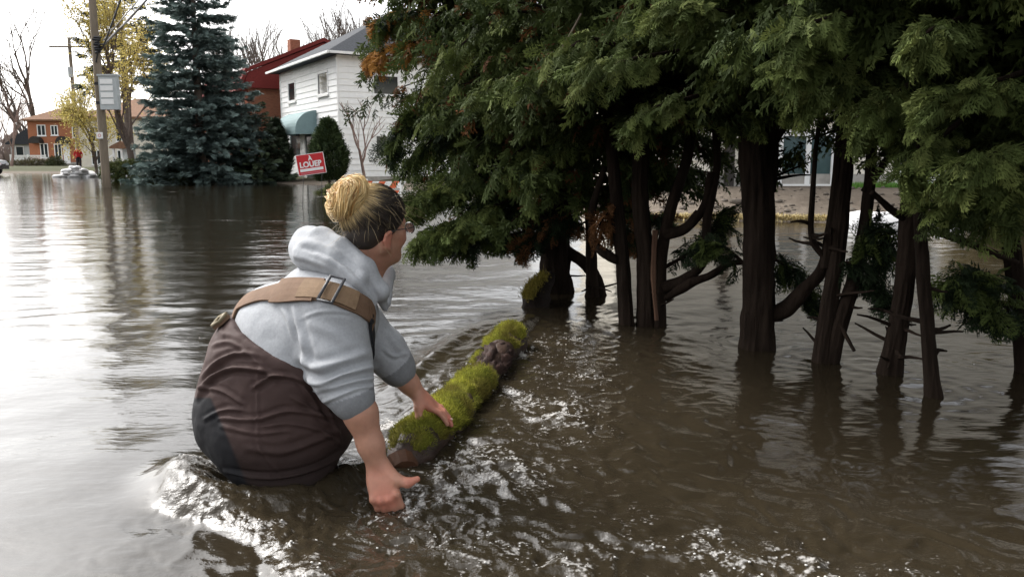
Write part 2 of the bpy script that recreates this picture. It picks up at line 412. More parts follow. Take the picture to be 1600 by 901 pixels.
def noise_node(scale, det, sx=1, sy=1):
    mp = n_.new('ShaderNodeMapping'); mp.inputs['Scale'].default_value = (sx, sy, 1); l_.new(geo.outputs['Position'], mp.inputs[0])
    t = n_.new('ShaderNodeTexNoise'); t.inputs['Scale'].default_value = scale; t.inputs['Detail'].default_value = det; l_.new(mp.outputs[0], t.inputs[0]); return t
fa = n_.new('ShaderNodeAttribute'); fa.attribute_name = 'foam'; ca_ = n_.new('ShaderNodeAttribute'); ca_.attribute_name = 'chop'
n1 = noise_node(75, 5, 1, 1)
ad = n_.new('ShaderNodeMath'); ad.operation = 'MULTIPLY_ADD'; ad.inputs[1].default_value = 1.6; ad.inputs[2].default_value = -.8
l_.new(n1.outputs[0], ad.inputs[0])
sm = n_.new('ShaderNodeMath'); sm.operation = 'ADD'; l_.new(ad.outputs[0], sm.inputs[0]); l_.new(fa.outputs['Fac'], sm.inputs[1])
mr = n_.new('ShaderNodeMapRange'); mr.inputs[1].default_value = .28; mr.inputs[2].default_value = .75; mr.interpolation_type = 'SMOOTHSTEP'
l_.new(sm.outputs[0], mr.inputs[0])
gt = n_.new('ShaderNodeMath'); gt.operation = 'MULTIPLY'; l_.new(mr.outputs[0], gt.inputs[0])
g2 = n_.new('ShaderNodeMapRange'); g2.inputs[1].default_value = .02; g2.inputs[2].default_value = .2; l_.new(fa.outputs['Fac'], g2.inputs[0]); l_.new(g2.outputs[0], gt.inputs[1])
mc = n_.new('ShaderNodeMix'); mc.data_type = 'RGBA'; mc.inputs[6].default_value = (.015, .0115, .0075, 1); mc.inputs[7].default_value = (.36, .345, .325, 1)
silt = n_.new('ShaderNodeMix'); silt.data_type = 'RGBA'; silt.inputs[6].default_value = (.0185, .0142, .0086, 1); silt.inputs[7].default_value = (.038, .0295, .018, 1)
l_.new(ca_.outputs['Fac'], silt.inputs[0]); l_.new(silt.outputs[2], mc.inputs[6])
l_.new(gt.outputs[0], mc.inputs[0]); l_.new(mc.outputs[2], b_.inputs['Base Color'])
rr = n_.new('ShaderNodeMapRange'); rr.inputs[3].default_value = .035; rr.inputs[4].default_value = .45; l_.new(gt.outputs[0], rr.inputs[0]); l_.new(rr.outputs[0], b_.inputs['Roughness'])
# fine capillary ripples
f1 = noise_node(18, 7, .6, 1.5); f2 = noise_node(90, 3, 1, 1)
bp1 = n_.new('ShaderNodeBump'); bp1.inputs['Distance'].default_value = .0035; bp1.inputs['Strength'].default_value = .5; l_.new(f1.outputs[0], bp1.inputs['Height'])
f0 = noise_node(4.5, 3, .8, 1.25); bp0 = n_.new('ShaderNodeBump'); bp0.inputs['Distance'].default_value = .02; bp0.inputs['Strength'].default_value = .26; l_.new(f0.outputs[0], bp0.inputs['Height']); l_.new(bp0.outputs[0], bp1.inputs['Normal'])
bp2 = n_.new('ShaderNodeBump'); bp2.inputs['Distance'].default_value = .004
sc_ = n_.new('ShaderNodeMath'); sc_.operation = 'MULTIPLY'; sc_.inputs[1].default_value = .8; l_.new(ca_.outputs['Fac'], sc_.inputs[0]); l_.new(sc_.outputs[0], bp2.inputs['Strength'])
l_.new(f2.outputs[0], bp2.inputs['Height']); l_.new(bp1.outputs[0], bp2.inputs['Normal']); l_.new(bp2.outputs[0], b_.inputs['Normal'])
wme.materials.append(wm)
struct(link_me('water', wme))

# drops and froth beads thrown up in the broken water: one mass
rng = np.random.default_rng(5)
ico_v = np.array([(0, 0, 1), (.894, 0, .447), (.276, .851, .447), (-.724, .526, .447), (-.724, -.526, .447), (.276, -.851, .447), (.724, .526, -.447), (-.276, .851, -.447), (-.894, 0, -.447), (-.276, -.851, -.447), (.724, -.526, -.447), (0, 0, -1)])
ico_f = np.array([(0, 1, 2), (0, 2, 3), (0, 3, 4), (0, 4, 5), (0, 5, 1), (1, 6, 2), (2, 7, 3), (3, 8, 4), (4, 9, 5), (5, 10, 1), (6, 7, 2), (7, 8, 3), (8, 9, 4), (9, 10, 5), (10, 6, 1), (11, 7, 6), (11, 8, 7), (11, 9, 8), (11, 10, 9), (11, 6, 10)])
prob = (np.clip(foam - .25, 0, 1) ** 1.5 * (Y < 4.6)) * (np.maximum(Y, .1) ** 1.2); prob /= prob.sum()
pick = rng.choice(len(X), 1300, p=prob)
rad = rng.gamma(2.0, .0008, len(pick)).clip(.0006, .0034)
cen = np.stack((X[pick] + rng.normal(0, .006, len(pick)), Y[pick] + rng.normal(0, .006, len(pick)), z[pick] + rad * .35 + rng.exponential(.004, len(pick)) * (rng.random(len(pick)) < .3)), 1)
fv = (ico_v[None] * rad[:, None, None] * np.array((1.25, 1.25, .8)) + cen[:, None]).reshape(-1, 3)
ff = (ico_f[None] + (np.arange(len(pick)) * 12)[:, None, None]).reshape(-1, 3)
fm = mat('froth', (.6, .58, .55), .25, .5)
struct(link_me('froth', fast_mesh('froth', fv, ff, fm, True)), 'stuff')
# ================================================================ BUILDINGS
def window(parent, o, r, up, wd, ht, n, frame='white_paint', pane='glass', fw=.07, mull=(), sill=True, depth=.05, bars=()):
    """a framed window on a wall: o = lower left corner, r/n unit vectors along and out of the wall (local coords)"""
    o = np.array(o, float); r = np.array(r, float); n = np.array(n, float); up = np.array((0, 0, 1.))
    def slab(mb, x0, x1, z0, z1, d0, d1):
        v = [o + r * x + up * zz + n * d for d in (d0, d1) for x, zz in ((x0, z0), (x1, z0), (x1, z1), (x0, z1))]
        mb.add(v, [(3, 2, 1, 0), (4, 5, 6, 7), (0, 1, 5, 4), (1, 2, 6, 5), (2, 3, 7, 6), (3, 0, 4, 7)])
    fr = MB()
    slab(fr, 0, fw, 0, ht, -.02, depth); slab(fr, wd - fw, wd, 0, ht, -.02, depth)
    slab(fr, fw, wd - fw, 0, fw, -.02, depth); slab(fr, fw, wd - fw, ht - fw, ht, -.02, depth)
    for m in mull: slab(fr, m * wd - fw / 2, m * wd + fw / 2, fw, ht - fw, -.02, depth - .006)
    for m in bars: slab(fr, fw, wd - fw, m * ht - fw / 2, m * ht + fw / 2, -.02, depth - .009)
    f = fr.build('window', M[frame], parent)
    edges = [0] + list(mull) + [1]
    for i in range(len(edges) - 1):
        p = MB(); slab(p, edges[i] * wd + fw * .5, edges[i + 1] * wd - fw * .5, fw * .5, ht - fw * .5, .0, .016); p.build('pane', M[pane], f)
    if sill:
        s = MB(); slab(s, -.06, wd + .06, -.07, -.003, -.02, depth + .05); s.build('sill', M['white_paint'], f)
    return f
def boards(parent, o, r, n, length, z0, z1, step, m, holes=()):
    """lapped siding boards, each its own piece; holes = (x0, x1, zlow, zhigh) openings along the wall"""
    o = np.array(o, float); r = np.array(r, float); n = np.array(n, float); up = np.array((0, 0, 1.)); cache = {}
    k = 0; zz = z0
    while zz < z1 - .02:
        h = min(step, z1 - zz)
        spans = [(0., length)]
        for (a, b, c, d) in holes:
            if zz + h > c + .01 and zz < d - .01:
                spans = [q for s in spans for q in ((s[0], min(s[1], a)), (max(s[0], b), s[1])) if q[1] - q[0] > .03]
        for (a, b) in spans:
            key = (round(b - a, 3), round(h, 3))
            if key not in cache:
                L = b - a
                prof = [(.0, .0), (.034, .0), (.005, h), (.0, h)]
                v = [r * x + n * d + up * q for x in (0, L) for d, q in prof]
                cache[key] = mesh_of(v, [(0, 1, 2, 3), (7, 6, 5, 4), (0, 4, 5, 1), (1, 5, 6, 2), (2, 6, 7, 3), (3, 7, 4, 0)], m, name='siding_board')
            ob = link_me('siding_board', cache[key], parent); ob.location = tuple(o + r * a + up * zz)
        zz += h; k += 1
def hip_roof(W, D, z0, rise, over, th=.16):
    """closed hip roof over the rectangle (0..W, 0..D)"""
    x0, x1, y0, y1 = -over, W + over, -over, D + over
    if W >= D: rg = [((x0 + (y1 - y0) / 2), (y0 + y1) / 2), ((x1 - (y1 - y0) / 2), (y0 + y1) / 2)]
    else: rg = [((x0 + x1) / 2, y0 + (x1 - x0) / 2), ((x0 + x1) / 2, y1 - (x1 - x0) / 2)]
    c = [(x0, y0), (x1, y0), (x1, y1), (x0, y1)]
    v = [(x, y, z0) for x, y in c] + [(x, y, z0 + th) for x, y in c] + [(x, y, z0 + th + rise) for x, y in rg]
    f = [(3, 2, 1, 0)] + [(i, (i + 1) % 4, 4 + (i + 1) % 4, 4 + i) for i in range(4)]
    if W >= D: f += [(4, 5, 9, 8), (5, 6, 9), (6, 7, 8, 9), (7, 4, 8)]
    else: f += [(4, 5, 8), (5, 6, 9, 8), (6, 7, 9), (7, 4, 8, 9)]
    return v, f
X_, Y_ = np.array((1., 0, 0)), np.array((0, 1., 0))

# ---- white two-storey house; its corner nearest the camera is the origin, x runs along the street front, y into the depth
uax = np.array((-.516, .857)); house_rot = math.atan2(uax[1], uax[0])
WH = thing('white_house', 'white two-storey house with horizontal siding, grey hip roof and rounded pale awning over the door', 'house', (-7.17, 34, .02), house_rot)
# local: x = along front (receding left), y = -depth direction  -> the side wall runs along -y
L1, L2, EV = 8.5, 9.5, 5.25
wl = MB(); wl.box((0, -L2, -.7), (L1, 0, EV)); wl.build('wall', M['white_siding'], WH)
front_h = [(1.15, 2.55, 3.75, 4.75), (5.95, 7.15, 3.75, 4.7), (5.4, 7.2, 1.1, 2.35), (3.2, 4.7, .1, 2.25)]
side_h = [(1.5, 2.7, 3.7, 4.55), (1.55, 2.75, 1.1, 2.05)]
boards(WH, (0, .0, .3), X_, Y_, L1, 0, EV - .34, .25, M['white_siding'], [(a, b, c - .3, d - .3) for a, b, c, d in front_h])
boards(WH, (-.0, 0, .3), -Y_, -X_, L2, 0, EV - .34, .25, M['white_siding'], [(a, b, c - .3, d - .3) for a, b, c, d in side_h])
fd = MB(); fd.box((-.03, -L2 - .03, -.7), (L1 + .03, .03, .29)); fd.build('foundation', M['concrete'], WH)
cb = MB(); cb.box((-.05, -.04, .3), (.05, .05, EV - .05)); cb.build('corner_trim', M['white_paint'], WH)
cb = MB(); cb.box((L1 - .05, -.04, .3), (L1 + .05, .05, EV - .05)); cb.build('corner_trim', M['white_paint'], WH)
for (a, b, c, d) in front_h[:3]:
    window(WH, (b, .0, c), -X_, None, b - a, d - c, Y_, fw=.08)
for (a, b, c, d) in side_h:
    window(WH, (0, -b, c), Y_, None, b - a, d - c, -X_, fw=.06)
a, b, c, d = front_h[3]
df_ = MB(); df_.box((a, -.02, c), (a + .09, .07, d)); df_.box((b - .09, -.02, c), (b, .07, d)); df_.box((a + .09, -.02, d - .09), (b - .09, .07, d))
dframe = df_.build('door_frame', M['white_paint'], WH)
dd = MB(); dd.box((a + .09, -.01, c), (b - .09, .03, d - .09)); door = dd.build('door', M['glass_teal'], WH)
hd = MB(); hd.bar((a + .16, .06, 1.1), (a + .16, .06, 1.25), .03, .03); hd.build('handle', M['metal_grey'], door)
# rounded awning
aw = MB(); prof = [(.0, 3.18)] + [(1.0 * math.sin(t), 2.3 + .88 * math.cos(t)) for t in np.linspace(.12, PI / 2, 9)] + [(1.0, 2.12), (.985, 2.12)]
v = [(x, dy, zz) for x in (2.9, 6.2) for dy, zz in prof]; k = len(prof)
inner = [(x, dy, 2.14) for x in (2.9, 6.2) for dy in (0.0,)]
aw.add(v + inner, [(i, i + 1, k + i + 1, k + i) for i in range(k - 1)] + [tuple(range(k)) + (2 * k,), tuple(range(2 * k - 1, k - 1, -1)) + (2 * k + 1,)])
aw.build('awning', M['awning'], WH)
st = MB(); st.box((3.4, .03, -.7), (5.1, 1.3, .02)); st.build('step', M['concrete'], WH)
v, f = hip_roof(L1, L2, EV, 2.6, .5, .1)
v = [(x, y - L2, zz) for x, y, zz in v]; rf = MB().add(v, f).build('roof', M['roof_grey'], WH)
gt_ = MB(); gt_.box((-.58, .5, EV - .02), (L1 + .58, .6, EV + .08)); gt_.box((-.6, -L2 - .5, EV - .02), (-.5, .49, EV + .08)); gt_.build('gutter', M['white_paint'], rf)
lp = MB(); lp.box((3.42, .02, 1.75), (3.54, .12, 2.0)); lp.build('porch_lamp', M['black'], WH)

# ---- red-roofed brick house next door
co = np.array((-7.17, 34)) + uax * 10.3 - np.array((.857, .516)) * 1.2
BH = thing('brick_house', 'brick house with steep red roof and red porch roof, left of the white house', 'house', (co[0], co[1], .05), house_rot)
bw = MB(); bw.box((0, -8, -.7), (12.6, 0, 4.6))
bw.build('wall', M['brick_dark'], BH)
rm = MB(); pr = [(.6, 4.45), (.15, 5.55), (-4.0, 7.35), (-8.15, 5.55), (-8.6, 4.45)]
inn = [(.42, 4.45), (.02, 5.42), (-4.0, 7.15), (-8.02, 5.42), (-8.42, 4.45)]
k = len(pr)
v = [(x, dy, zz) for x in (-.3, 13.0) for dy, zz in pr] + [(x, dy, zz) for x in (-.3, 13.0) for dy, zz in inn]
rm.add(v, [(i, i + 1, k + i + 1, k + i) for i in range(k - 1)] + [(2 * k + i, 3 * k + i, 3 * k + i + 1, 2 * k + i + 1) for i in range(k - 1)] +
       [(i, 2 * k + i, 2 * k + i + 1, i + 1) for i in range(k - 1)] + [(k + i, k + i + 1, 3 * k + i + 1, 3 * k + i) for i in range(k - 1)] + [(0, k, 3 * k, 2 * k), (k - 1, 3 * k - 1, 4 * k - 1, 2 * k - 1)])
roof = rm.build('roof', M['roof_red'], BH)
ge = MB(); ge.add([(x, dy, zz) for x in (-.22, -.1) for dy, zz in [(.3, 4.601), (.0, 5.38), (-4, 7.1), (-8, 5.38), (-8.3, 4.601)]],
                  [(0, 1, 2, 3, 4), (9, 8, 7, 6, 5)] + [(i, 5 + i, 5 + (i + 1) % 5, (i + 1) % 5) for i in range(5)]); ge.build('gable', M['roof_red'], BH)
ge = MB(); ge.add([(x, dy, zz) for x in (12.5, 12.6) for dy, zz in [(.0, 4.601), (.0, 5.38), (-4, 7.1), (-8, 5.38), (-8, 4.601)]],
                  [(0, 1, 2, 3, 4), (9, 8, 7, 6, 5)] + [(i, 5 + i, 5 + (i + 1) % 5, (i + 1) % 5) for i in range(5)]); ge.build('gable', M['roof_red'], BH)
rk = MB()
for i in range(k - 1): rk.bar((13.04, pr[i][0], pr[i][1] - .02), (13.04, pr[i + 1][0], pr[i + 1][1] - .02), .07, .2)
rk.build('rake_board', M['white_paint'], roof)
ch = MB(); ch.box((5.6, -4.5, 6.7), (6.2, -3.9, 8.0)); ch.build('chimney', M['brick_dark'], roof)
for (x0, z0, wd, ht) in ((1.0, 2.9, 1.0, 1.2), (6.9, 2.9, .8, 1.2), (10.6, 2.9, 1.0, 1.2), (5.2, .6, 1.1, 1.4)):
    window(BH, (x0 + wd, 0, z0), -X_, None, wd, ht, Y_, mull=(.5,))
pr_ = MB(); a = [(.0, 3.55), (2.6, 2.65), (2.6, 2.5), (.0, 3.38)]
pr_.add([(x, dy, zz) for x in (-1.0, 13.2) for dy, zz in a], [(0, 1, 2, 3), (7, 6, 5, 4), (0, 4, 5, 1), (1, 5, 6, 2), (2, 6, 7, 3), (3, 7, 4, 0)])
pro = pr_.build('porch_roof', M['roof_red'], BH)
fa_ = MB(); fa_.box((-1.05, 2.61, 2.36), (13.25, 2.68, 2.66)); fa_.build('fascia', M['white_paint'], pro)
fa_ = MB(); fa_.add([(x, dy, zz) for x in (13.21, 13.27) for dy, zz in [(.0, 3.6), (2.6, 2.68), (2.6, 2.36), (.0, 3.2)]], [(0, 1, 2, 3), (7, 6, 5, 4), (0, 4, 5, 1), (1, 5, 6, 2), (2, 6, 7, 3), (3, 7, 4, 0)]); fa_.build('fascia', M['white_paint'], pro)
for x in (.2, 4.2, 8.4, 12.8):
    q = MB(); q.box((x - .08, 2.3, .1), (x + .08, 2.46, 2.49)); q.build('porch_post', M['white_paint'], BH)
pf = MB(); pf.box((-.9, .003, -.7), (13.1, 2.55, .1)); pf.build('porch_floor', M['concrete'], BH)
pd = MB(); pd.box((2.8, -.02, .1), (3.8, .05, 2.15)); pdoor = pd.build('door', M['dark_hole'], BH)
q = MB(); q.bar((3.65, .08, 1.05), (3.65, .08, 1.2), .03, .03); q.build('handle', M['metal_grey'], pdoor)

# ---- pale house on the right, seen below the cedar boughs
CH = thing('cream_house', 'cream house wall with white framed windows seen between the cedar trunks', 'house', (2.2, 16.9, .3))
cw = MB(); cw.box((0, 0, -.4), (16, 9, 5.6)); cw.build('wall', M['cream_siding'], CH)
cf = MB(); cf.box((-.04, -.04, -.4), (16.04, .3, .42)); cf.build('foundation', M['concrete'], CH)
def cx(px): return (px - 800) / FPX * 16.9 * .994 - 2.2
def cz(py): return AY(1200, py, 16.9)[2] - .3
w1, w2, w3 = (cx(1211), cx(1302)), (cx(1396), cx(1470)), (cx(1060), cx(1130))
zb, zt = cz(295), cz(205)
holes = [(w1[0], w1[1], zb, zt), (w2[0], w2[1], cz(287), zt), (9.5, 10.9, zb, zt)]
boards(CH, (0, 0, .42), X_, -Y_, 16, 0, 4.9, .26, M['cream_siding'], [(a, b, c - .42, d - .42) for a, b, c, d in holes])
window(CH, (w1[0], 0, zb), X_, None, w1[1] - w1[0], zt - zb, -Y_, pane='glass_teal', mull=(.52,), fw=.1, depth=.07)
window(CH, (w2[0], 0, cz(287)), X_, None, w2[1] - w2[0], zt - cz(287), -Y_, mull=(.45,), fw=.1, depth=.07)
window(CH, (9.5, 0, zb), X_, None, 1.4, zt - zb, -Y_, pane='glass_teal', mull=(.5,), fw=.1, depth=.07)
window(CH, (3.0, 0, 3.3), X_, None, 1.4, 1.2, -Y_, mull=(.5,), fw=.1, depth=.07)
s = MB(); s.box((cx(1129), -.09, cz(293)), (cx(1144), -.025, cz(150))); s.build('shutter', M['dark_hole'], CH)
s = MB(); s.tube([(cx(1138), -.1, .02), (cx(1138), -.1, cz(294))], .02, 6); s.build('drain_pipe', M['white_paint'], CH)
v, f = hip_roof(16, 9, 5.6, 2.2, .5); MB().add(v, f).build('roof', M['roof_brown'], CH)

# grass patch at the foot of that wall and straw along the flood line
def blades(pts, h, wd, rng, lean=.35):
    n = len(pts); a = rng.random(n) * 2 * PI; hh = h * (.5 + rng.random(n)); 
    d = np.stack((np.cos(a), np.sin(a), np.zeros(n)), 1); t = np.stack((-d[:, 1], d[:, 0], np.zeros(n)), 1)
    tip = pts + np.array((0, 0, 1)) * hh[:, None] + t * (hh * lean * rng.normal(0, 1, n))[:, None]
    v = np.stack((pts - d * wd / 2, pts + d * wd / 2, tip), 1).reshape(-1, 3)
    return v, np.arange(3 * n).reshape(-1, 3)
rng = np.random.default_rng(11)
n = 5000; gxy = np.stack((rng.uniform(6.6, 9.1, n), rng.uniform(15.6, 16.6, n)), 1)
pts = np.concatenate((gxy, ground_z(gxy[:, 0], gxy[:, 1])[:, None]), 1)
v, f = blades(pts, .09, .012, rng)
struct(link_me('grass', fast_mesh('grass', v, f, mat('grass', (.09, .2, .035), .8, .2, .3, 5))), 'stuff')
n = 7000; sx = rng.uniform(2.2, 11, n); sy = np.interp(sx, [p[0] for p in SHORE], [p[1] for p in SHORE]) + rng.normal(.22, .09, n)
pts = np.stack((sx, sy, np.maximum(ground_z(sx, sy), .0) + .002), 1)
v, f = blades(pts, .05, .02, rng, 2.5)
struct(link_me('straw_litter', fast_mesh('straw_litter', v, f, mat('straw', (.42, .34, .17), .9, .1, .3, 5))), 'stuff')

# rubble lumps on the bank
rubm = mat('bank_stone', (.14, .12, .10), .95, .15, .35, 6, .5, 20)
rv, rf_ = [], []; k = 0
for i in range(300):
    x = rng.uniform(2.3, 11.5); y = np.interp(x, [p[0] for p in SHORE], [p[1] for p in SHORE]) + rng.uniform(.5, 2.9)
    s_ = rng.gamma(2, .014) + .01
    rv.append((ico_v * (1 + rng.normal(0, .18, (12, 1)))) * s_ * np.array((1.2, 1, .6)) + (x, y, float(ground_z(x, y)) + s_ * .2)); rf_.append(ico_f + k); k += 12
struct(link_me('bank_rubble', fast_mesh('bank_rubble', np.concatenate(rv), np.concatenate(rf_), rubm)), 'stuff')

# white plastic sheeting on the waterline
def sheet(name, label, cat, c, wd, dp, ht, seed, yaw=0):
    n = 26; U, V = np.meshgrid(np.linspace(-1, 1, n), np.linspace(-1, 1, n // 2)); U = U.ravel(); V = V.ravel()
    q = np.stack((U * 3, V * 2, U * 0 + seed), 1)
    zz = ht * (1 - np.abs(U) ** 3) * (1 - V ** 2) + .05 * ht * 6 * fb3(q, seed, 3) * .3
    x = U * wd / 2 + .05 * vn3(q * 2, seed + 1); y = V * dp / 2
    cs, sn = math.cos(yaw), math.sin(yaw)
    v = np.stack((x * cs - y * sn, x * sn + y * cs, zz), 1)
    v = np.concatenate((v, v - (0, 0, .006)))
    m_ = n // 2; i = np.arange((m_ - 1) * n).reshape(m_ - 1, n)[:, :-1].ravel(); f = np.stack((i, i + 1, i + n + 1, i + n), 1)
    f = np.concatenate((f, (f + n * m_)[:, ::-1]))
    o = link_me(name, fast_mesh(name, v, f, M['sandbag'], True)); o.location = tuple(c); tag(o, label, cat); return o
sheet('plastic_sheet', 'crumpled white plastic sheet at the waterline behind the forked cedar', 'plastic sheet', (5.75, 12.75, -.03), 1.5, .7, .24, 3)
sheet('plastic_sheet', 'smaller white plastic sheet half in the water behind the two slim cedar trunks', 'plastic sheet', (6.85, 12.3, -.04), 1.0, .5, .26, 5, .1)

# ---- far brick house at the end of the flooded street
FH = thing('brick_house', 'small orange brick house with brown hip roof at the far end of the street', 'house', (AY(48, 255, 90)[0], 90, .5))
fwid, fz = 6.3, 4.75
q = MB(); q.box((0, 0, -.6), (fwid, 7, fz)); q.build('wall', M['brick'], FH)
v, f = hip_roof(fwid, 7, fz, 1.7, .45); MB().add(v, f).build('roof', M['roof_brown'], FH)
q = MB(); q.box((-.03, -.05, -.6), (fwid + .03, -.003, .3)); q.build('foundation', M['concrete'], FH)
for (x0, z0, wd, ht, mu) in ((1.05, 3.15, .95, 1.2, (.5,)), (2.55, 3.2, .8, 1.1, (.5,)), (4.9, 2.95, .75, 1.5, (.5,)), (1.2, .75, .9, 1.6, (.5,)), (2.75, .55, .85, 1.75, (.5,)), (5.1, .6, .95, 1.85, (.33, .67))):
    window(FH, (x0, 0, z0), X_, None, wd, ht, -Y_, mull=mu, fw=.09)
q = MB(); q.box((3.75, -.06, .15), (4.45, -.02, 2.3)); d_ = q.build('door', M['white_paint'], FH)
q = MB(); q.box((3.82, -.1, 1.2), (3.88, -.061, 1.3)); q.build('handle', M['metal_grey'], d_)
for x0, x1 in ((.4, 1.7), (3.35, 4.7)):
    q = MB(); xs_ = np.linspace(0, PI, 9); c0 = (x0 + x1) / 2; rr_ = (x1 - x0) / 2
    v = [(c0 - rr_ * math.cos(t), y, 2.35 + .75 * math.sin(t)) for y in (-.02, -.85) for t in xs_]
    q.add(v, [(i, i + 1, 9 + i + 1, 9 + i) for i in range(8)] + [tuple(range(8, -1, -1)), tuple(range(9, 18))]); q.build('awning', M['dark_hole'], FH)
q = MB(); q.box((-.3, -2.3, -.6), (4.9, -.06, .1)); q.build('porch', M['concrete'], FH)
rl = MB(); rl.box((-.75, -2.25, .95), (2.9, -2.15, 1.05)); rl.box((-.75, -2.25, .2), (2.9, -2.15, .28))
for x in np.linspace(-.7, 2.85, 24): rl.box((x - .04, -2.22, .281), (x + .04, -2.18, .949))
for x in (-.8, 1.05, 2.92): rl.box((x - .06, -2.27, .1), (x + .06, -2.13, 1.12))
rl.build('porch_railing', M['white_paint'], FH)

GH = thing('grey_house', 'small grey house with a dark gable roof left of the far brick house', 'house', (AY(19, 255, 100)[0], 100, .5))
q = MB(); q.box((0, 0, -.6), (4.6, 7, 2.6)); q.build('wall', M['metal_grey'], GH)
q = MB(); q.add([(x, y, zz) for y in (-.4, 7.4) for x, zz in ((-.4, 2.55), (2.3, 4.3), (5.0, 2.55), (5.0, 2.4), (-.4, 2.4))], [(4, 3, 2, 1, 0), (5, 6, 7, 8, 9)] + [(i, (i + 1) % 5, 5 + (i + 1) % 5, 5 + i) for i in range(5)]); q.build('roof', M['roof_grey'], GH)
window(GH, (.6, 0, 1.0), X_, None, 1.0, 1.2, -Y_); window(GH, (2.7, 0, -.2), X_, None, 1.5, 1.3, -Y_, pane='glass')
PH = thing('pale_house', 'pale beige house mostly hidden behind the yellow-leaved tree and poles', 'house', (AY(128, 255, 72)[0], 72, .4))
q = MB(); q.box((0, 0, -.6), (8, 7, 4.2)); q.build('wall', M['cream_siding'], PH)
v, f = hip_roof(8, 7, 4.2, 1.8, .4); MB().add(v, f).build('roof', M['roof_brown'], PH)
for x in (.9, 3.2): window(PH, (x, 0, 2.2), X_, None, 1.0, 1.3, -Y_, mull=(.5,)); window(PH, (x, 0, .2), X_, None, 1.0, 1.3, -Y_, mull=(.5,))

# small white porch with stair
SP = thing('white_porch', 'small white gabled porch with posts and a stair, behind the green shrub by the pole', 'porch', (AY(196, 246, 52)[0], 52, .35))
q = MB(); q.box((-.55, -.5, -.5), (.55, .5, .35)); q.build('floor', M['white_paint'], SP)
q = MB(); q.add([(x, y, zz) for y in (-.6, .6) for x, zz in ((-.7, 1.5), (0, 1.85), (.7, 1.5), (.7, 1.38), (-.7, 1.38))], [(4, 3, 2, 1, 0), (5, 6, 7, 8, 9)] + [(i, (i + 1) % 5, 5 + (i + 1) % 5, 5 + i) for i in range(5)]); q.build('roof', M['roof_brown'], SP)
for x in (-.5, 0, .5):
    q = MB(); q.box((x - .06, -.5, .35), (x + .06, -.38, 1.38)); q.build('post', M['white_paint'], SP)
q = MB(); q.box((-.45, .42, .351), (.45, .48, 1.379)); q.build('door', M['metal_grey'], SP)
for i in range(4):
    q = MB(); q.box((-1.5 + i * .24, -.45, -.5), (-1.26 + i * .24, .3, -.28 + i * .16)); q.build('step', M['white_paint'], SP)
q = MB(); q.bar((-1.5, -.5, .35), (-.55, -.5, 1.0), .07, .07); q.bar((-1.5, -.5, -.3), (-1.5, -.5, .36), .07, .07); q.build('handrail', M['white_paint'], SP)

# ================================================================ STREET FURNITURE
def pole(name, label, base, top, r0, r1):
    t = thing(name, label, 'utility pole', base)
    q = MB(); base = np.array(base); top = np.array(top)
    pts = [base + (top - base) * s - base for s in np.linspace(0, 1, 14)]; pts[0] = pts[0] - np.array((0, 0, .6))
    q.tube(pts, np.linspace(r0, r1, 14), 14, rough=.05, seed=3, fseed=2, ridge=.03); q.build('pole_shaft', M['wood_grey'], t, smooth=True)
    return t
b1 = G(167, 293); b1 = np.array((b1[0], b1[1], 0)); 
UP = pole('utility_pole', 'tall grey wooden utility pole standing in the flood with a cabinet and small notice', b1, b1 + np.array((-.0, 0, 9.2)), .155, .125)
def up(px, py, dy=0): return AY(px, py, b1[1] + dy) - b1
q = MB(); a = up(163, 172); b = up(187, 120); q.box((a[0], -.28, a[2]), (b[0], -.06, b[2])); cab = q.build('cabinet', M['metal_grey'], UP)
q = MB(); q.box((a[0] - .03, -.32, b[2]), (b[0] + .03, -.03, b[2] + .06)); q.build('cabinet_lid', M['metal_grey'], cab)
hh = (b[2] - a[2])
for i in range(4):
    q = MB(); q.box((a[0] + .06, -.302, a[2] + hh * (.16 + .2 * i)), (b[0] - .14, -.281, a[2] + hh * (.31 + .2 * i))); q.build('louvre_panel', M['white_paint'], cab)
q = MB(); q.box((a[0] - .22, -.15, a[2] + .2), (a[0], -.07, a[2] + .3)); q.box((a[0] - .22, -.15, b[2] - .3), (a[0], -.07, b[2] - .2)); q.build('bracket', M['black'], UP)
q = MB(); a = up(155, 217); b = up(164, 207); q.box((a[0], -.19, a[2]), (b[0], -.165, b[2])); q.build('notice', M['white_paint'], UP, label='small white notice plate')
n1 = MB(); n1.tube([((a[0] + b[0]) / 2 + .05 * math.cos(t), -.194, (a[2] + b[2]) / 2 + .05 * math.sin(t)) for t in np.linspace(0, 2 * PI, 14)], .008, 4); n1.build('notice_mark', M['red'], UP)
q = MB(); a = up(156, 72)
for k in range(7): q.tube([(a[0] - .1 + .03 * math.sin(k * 2.1), -.2 + .05 * math.cos(k * 3), a[2] - .25 + .09 * k), (a[0] + .12 + .05 * math.sin(k * 1.3), -.2, a[2] - .22 + .08 * k)], .045, 6)
q.tube([(a[0] - .1, -.17, a[2] - .6), (a[0] + .1, -.25, a[2]), (a[0] + .4, -.3, a[2] + .05)], .03, 6); q.build('splice_case', M['black'], UP)
def sag(a, b, s, n=24):
    t = np.linspace(0, 1, n)[:, None]; p = np.array(a) * (1 - t) + np.array(b) * t; p[:, 2] -= 4 * s * (t * (1 - t))[:, 0]; return p
w0 = b1 + up(160, 72)
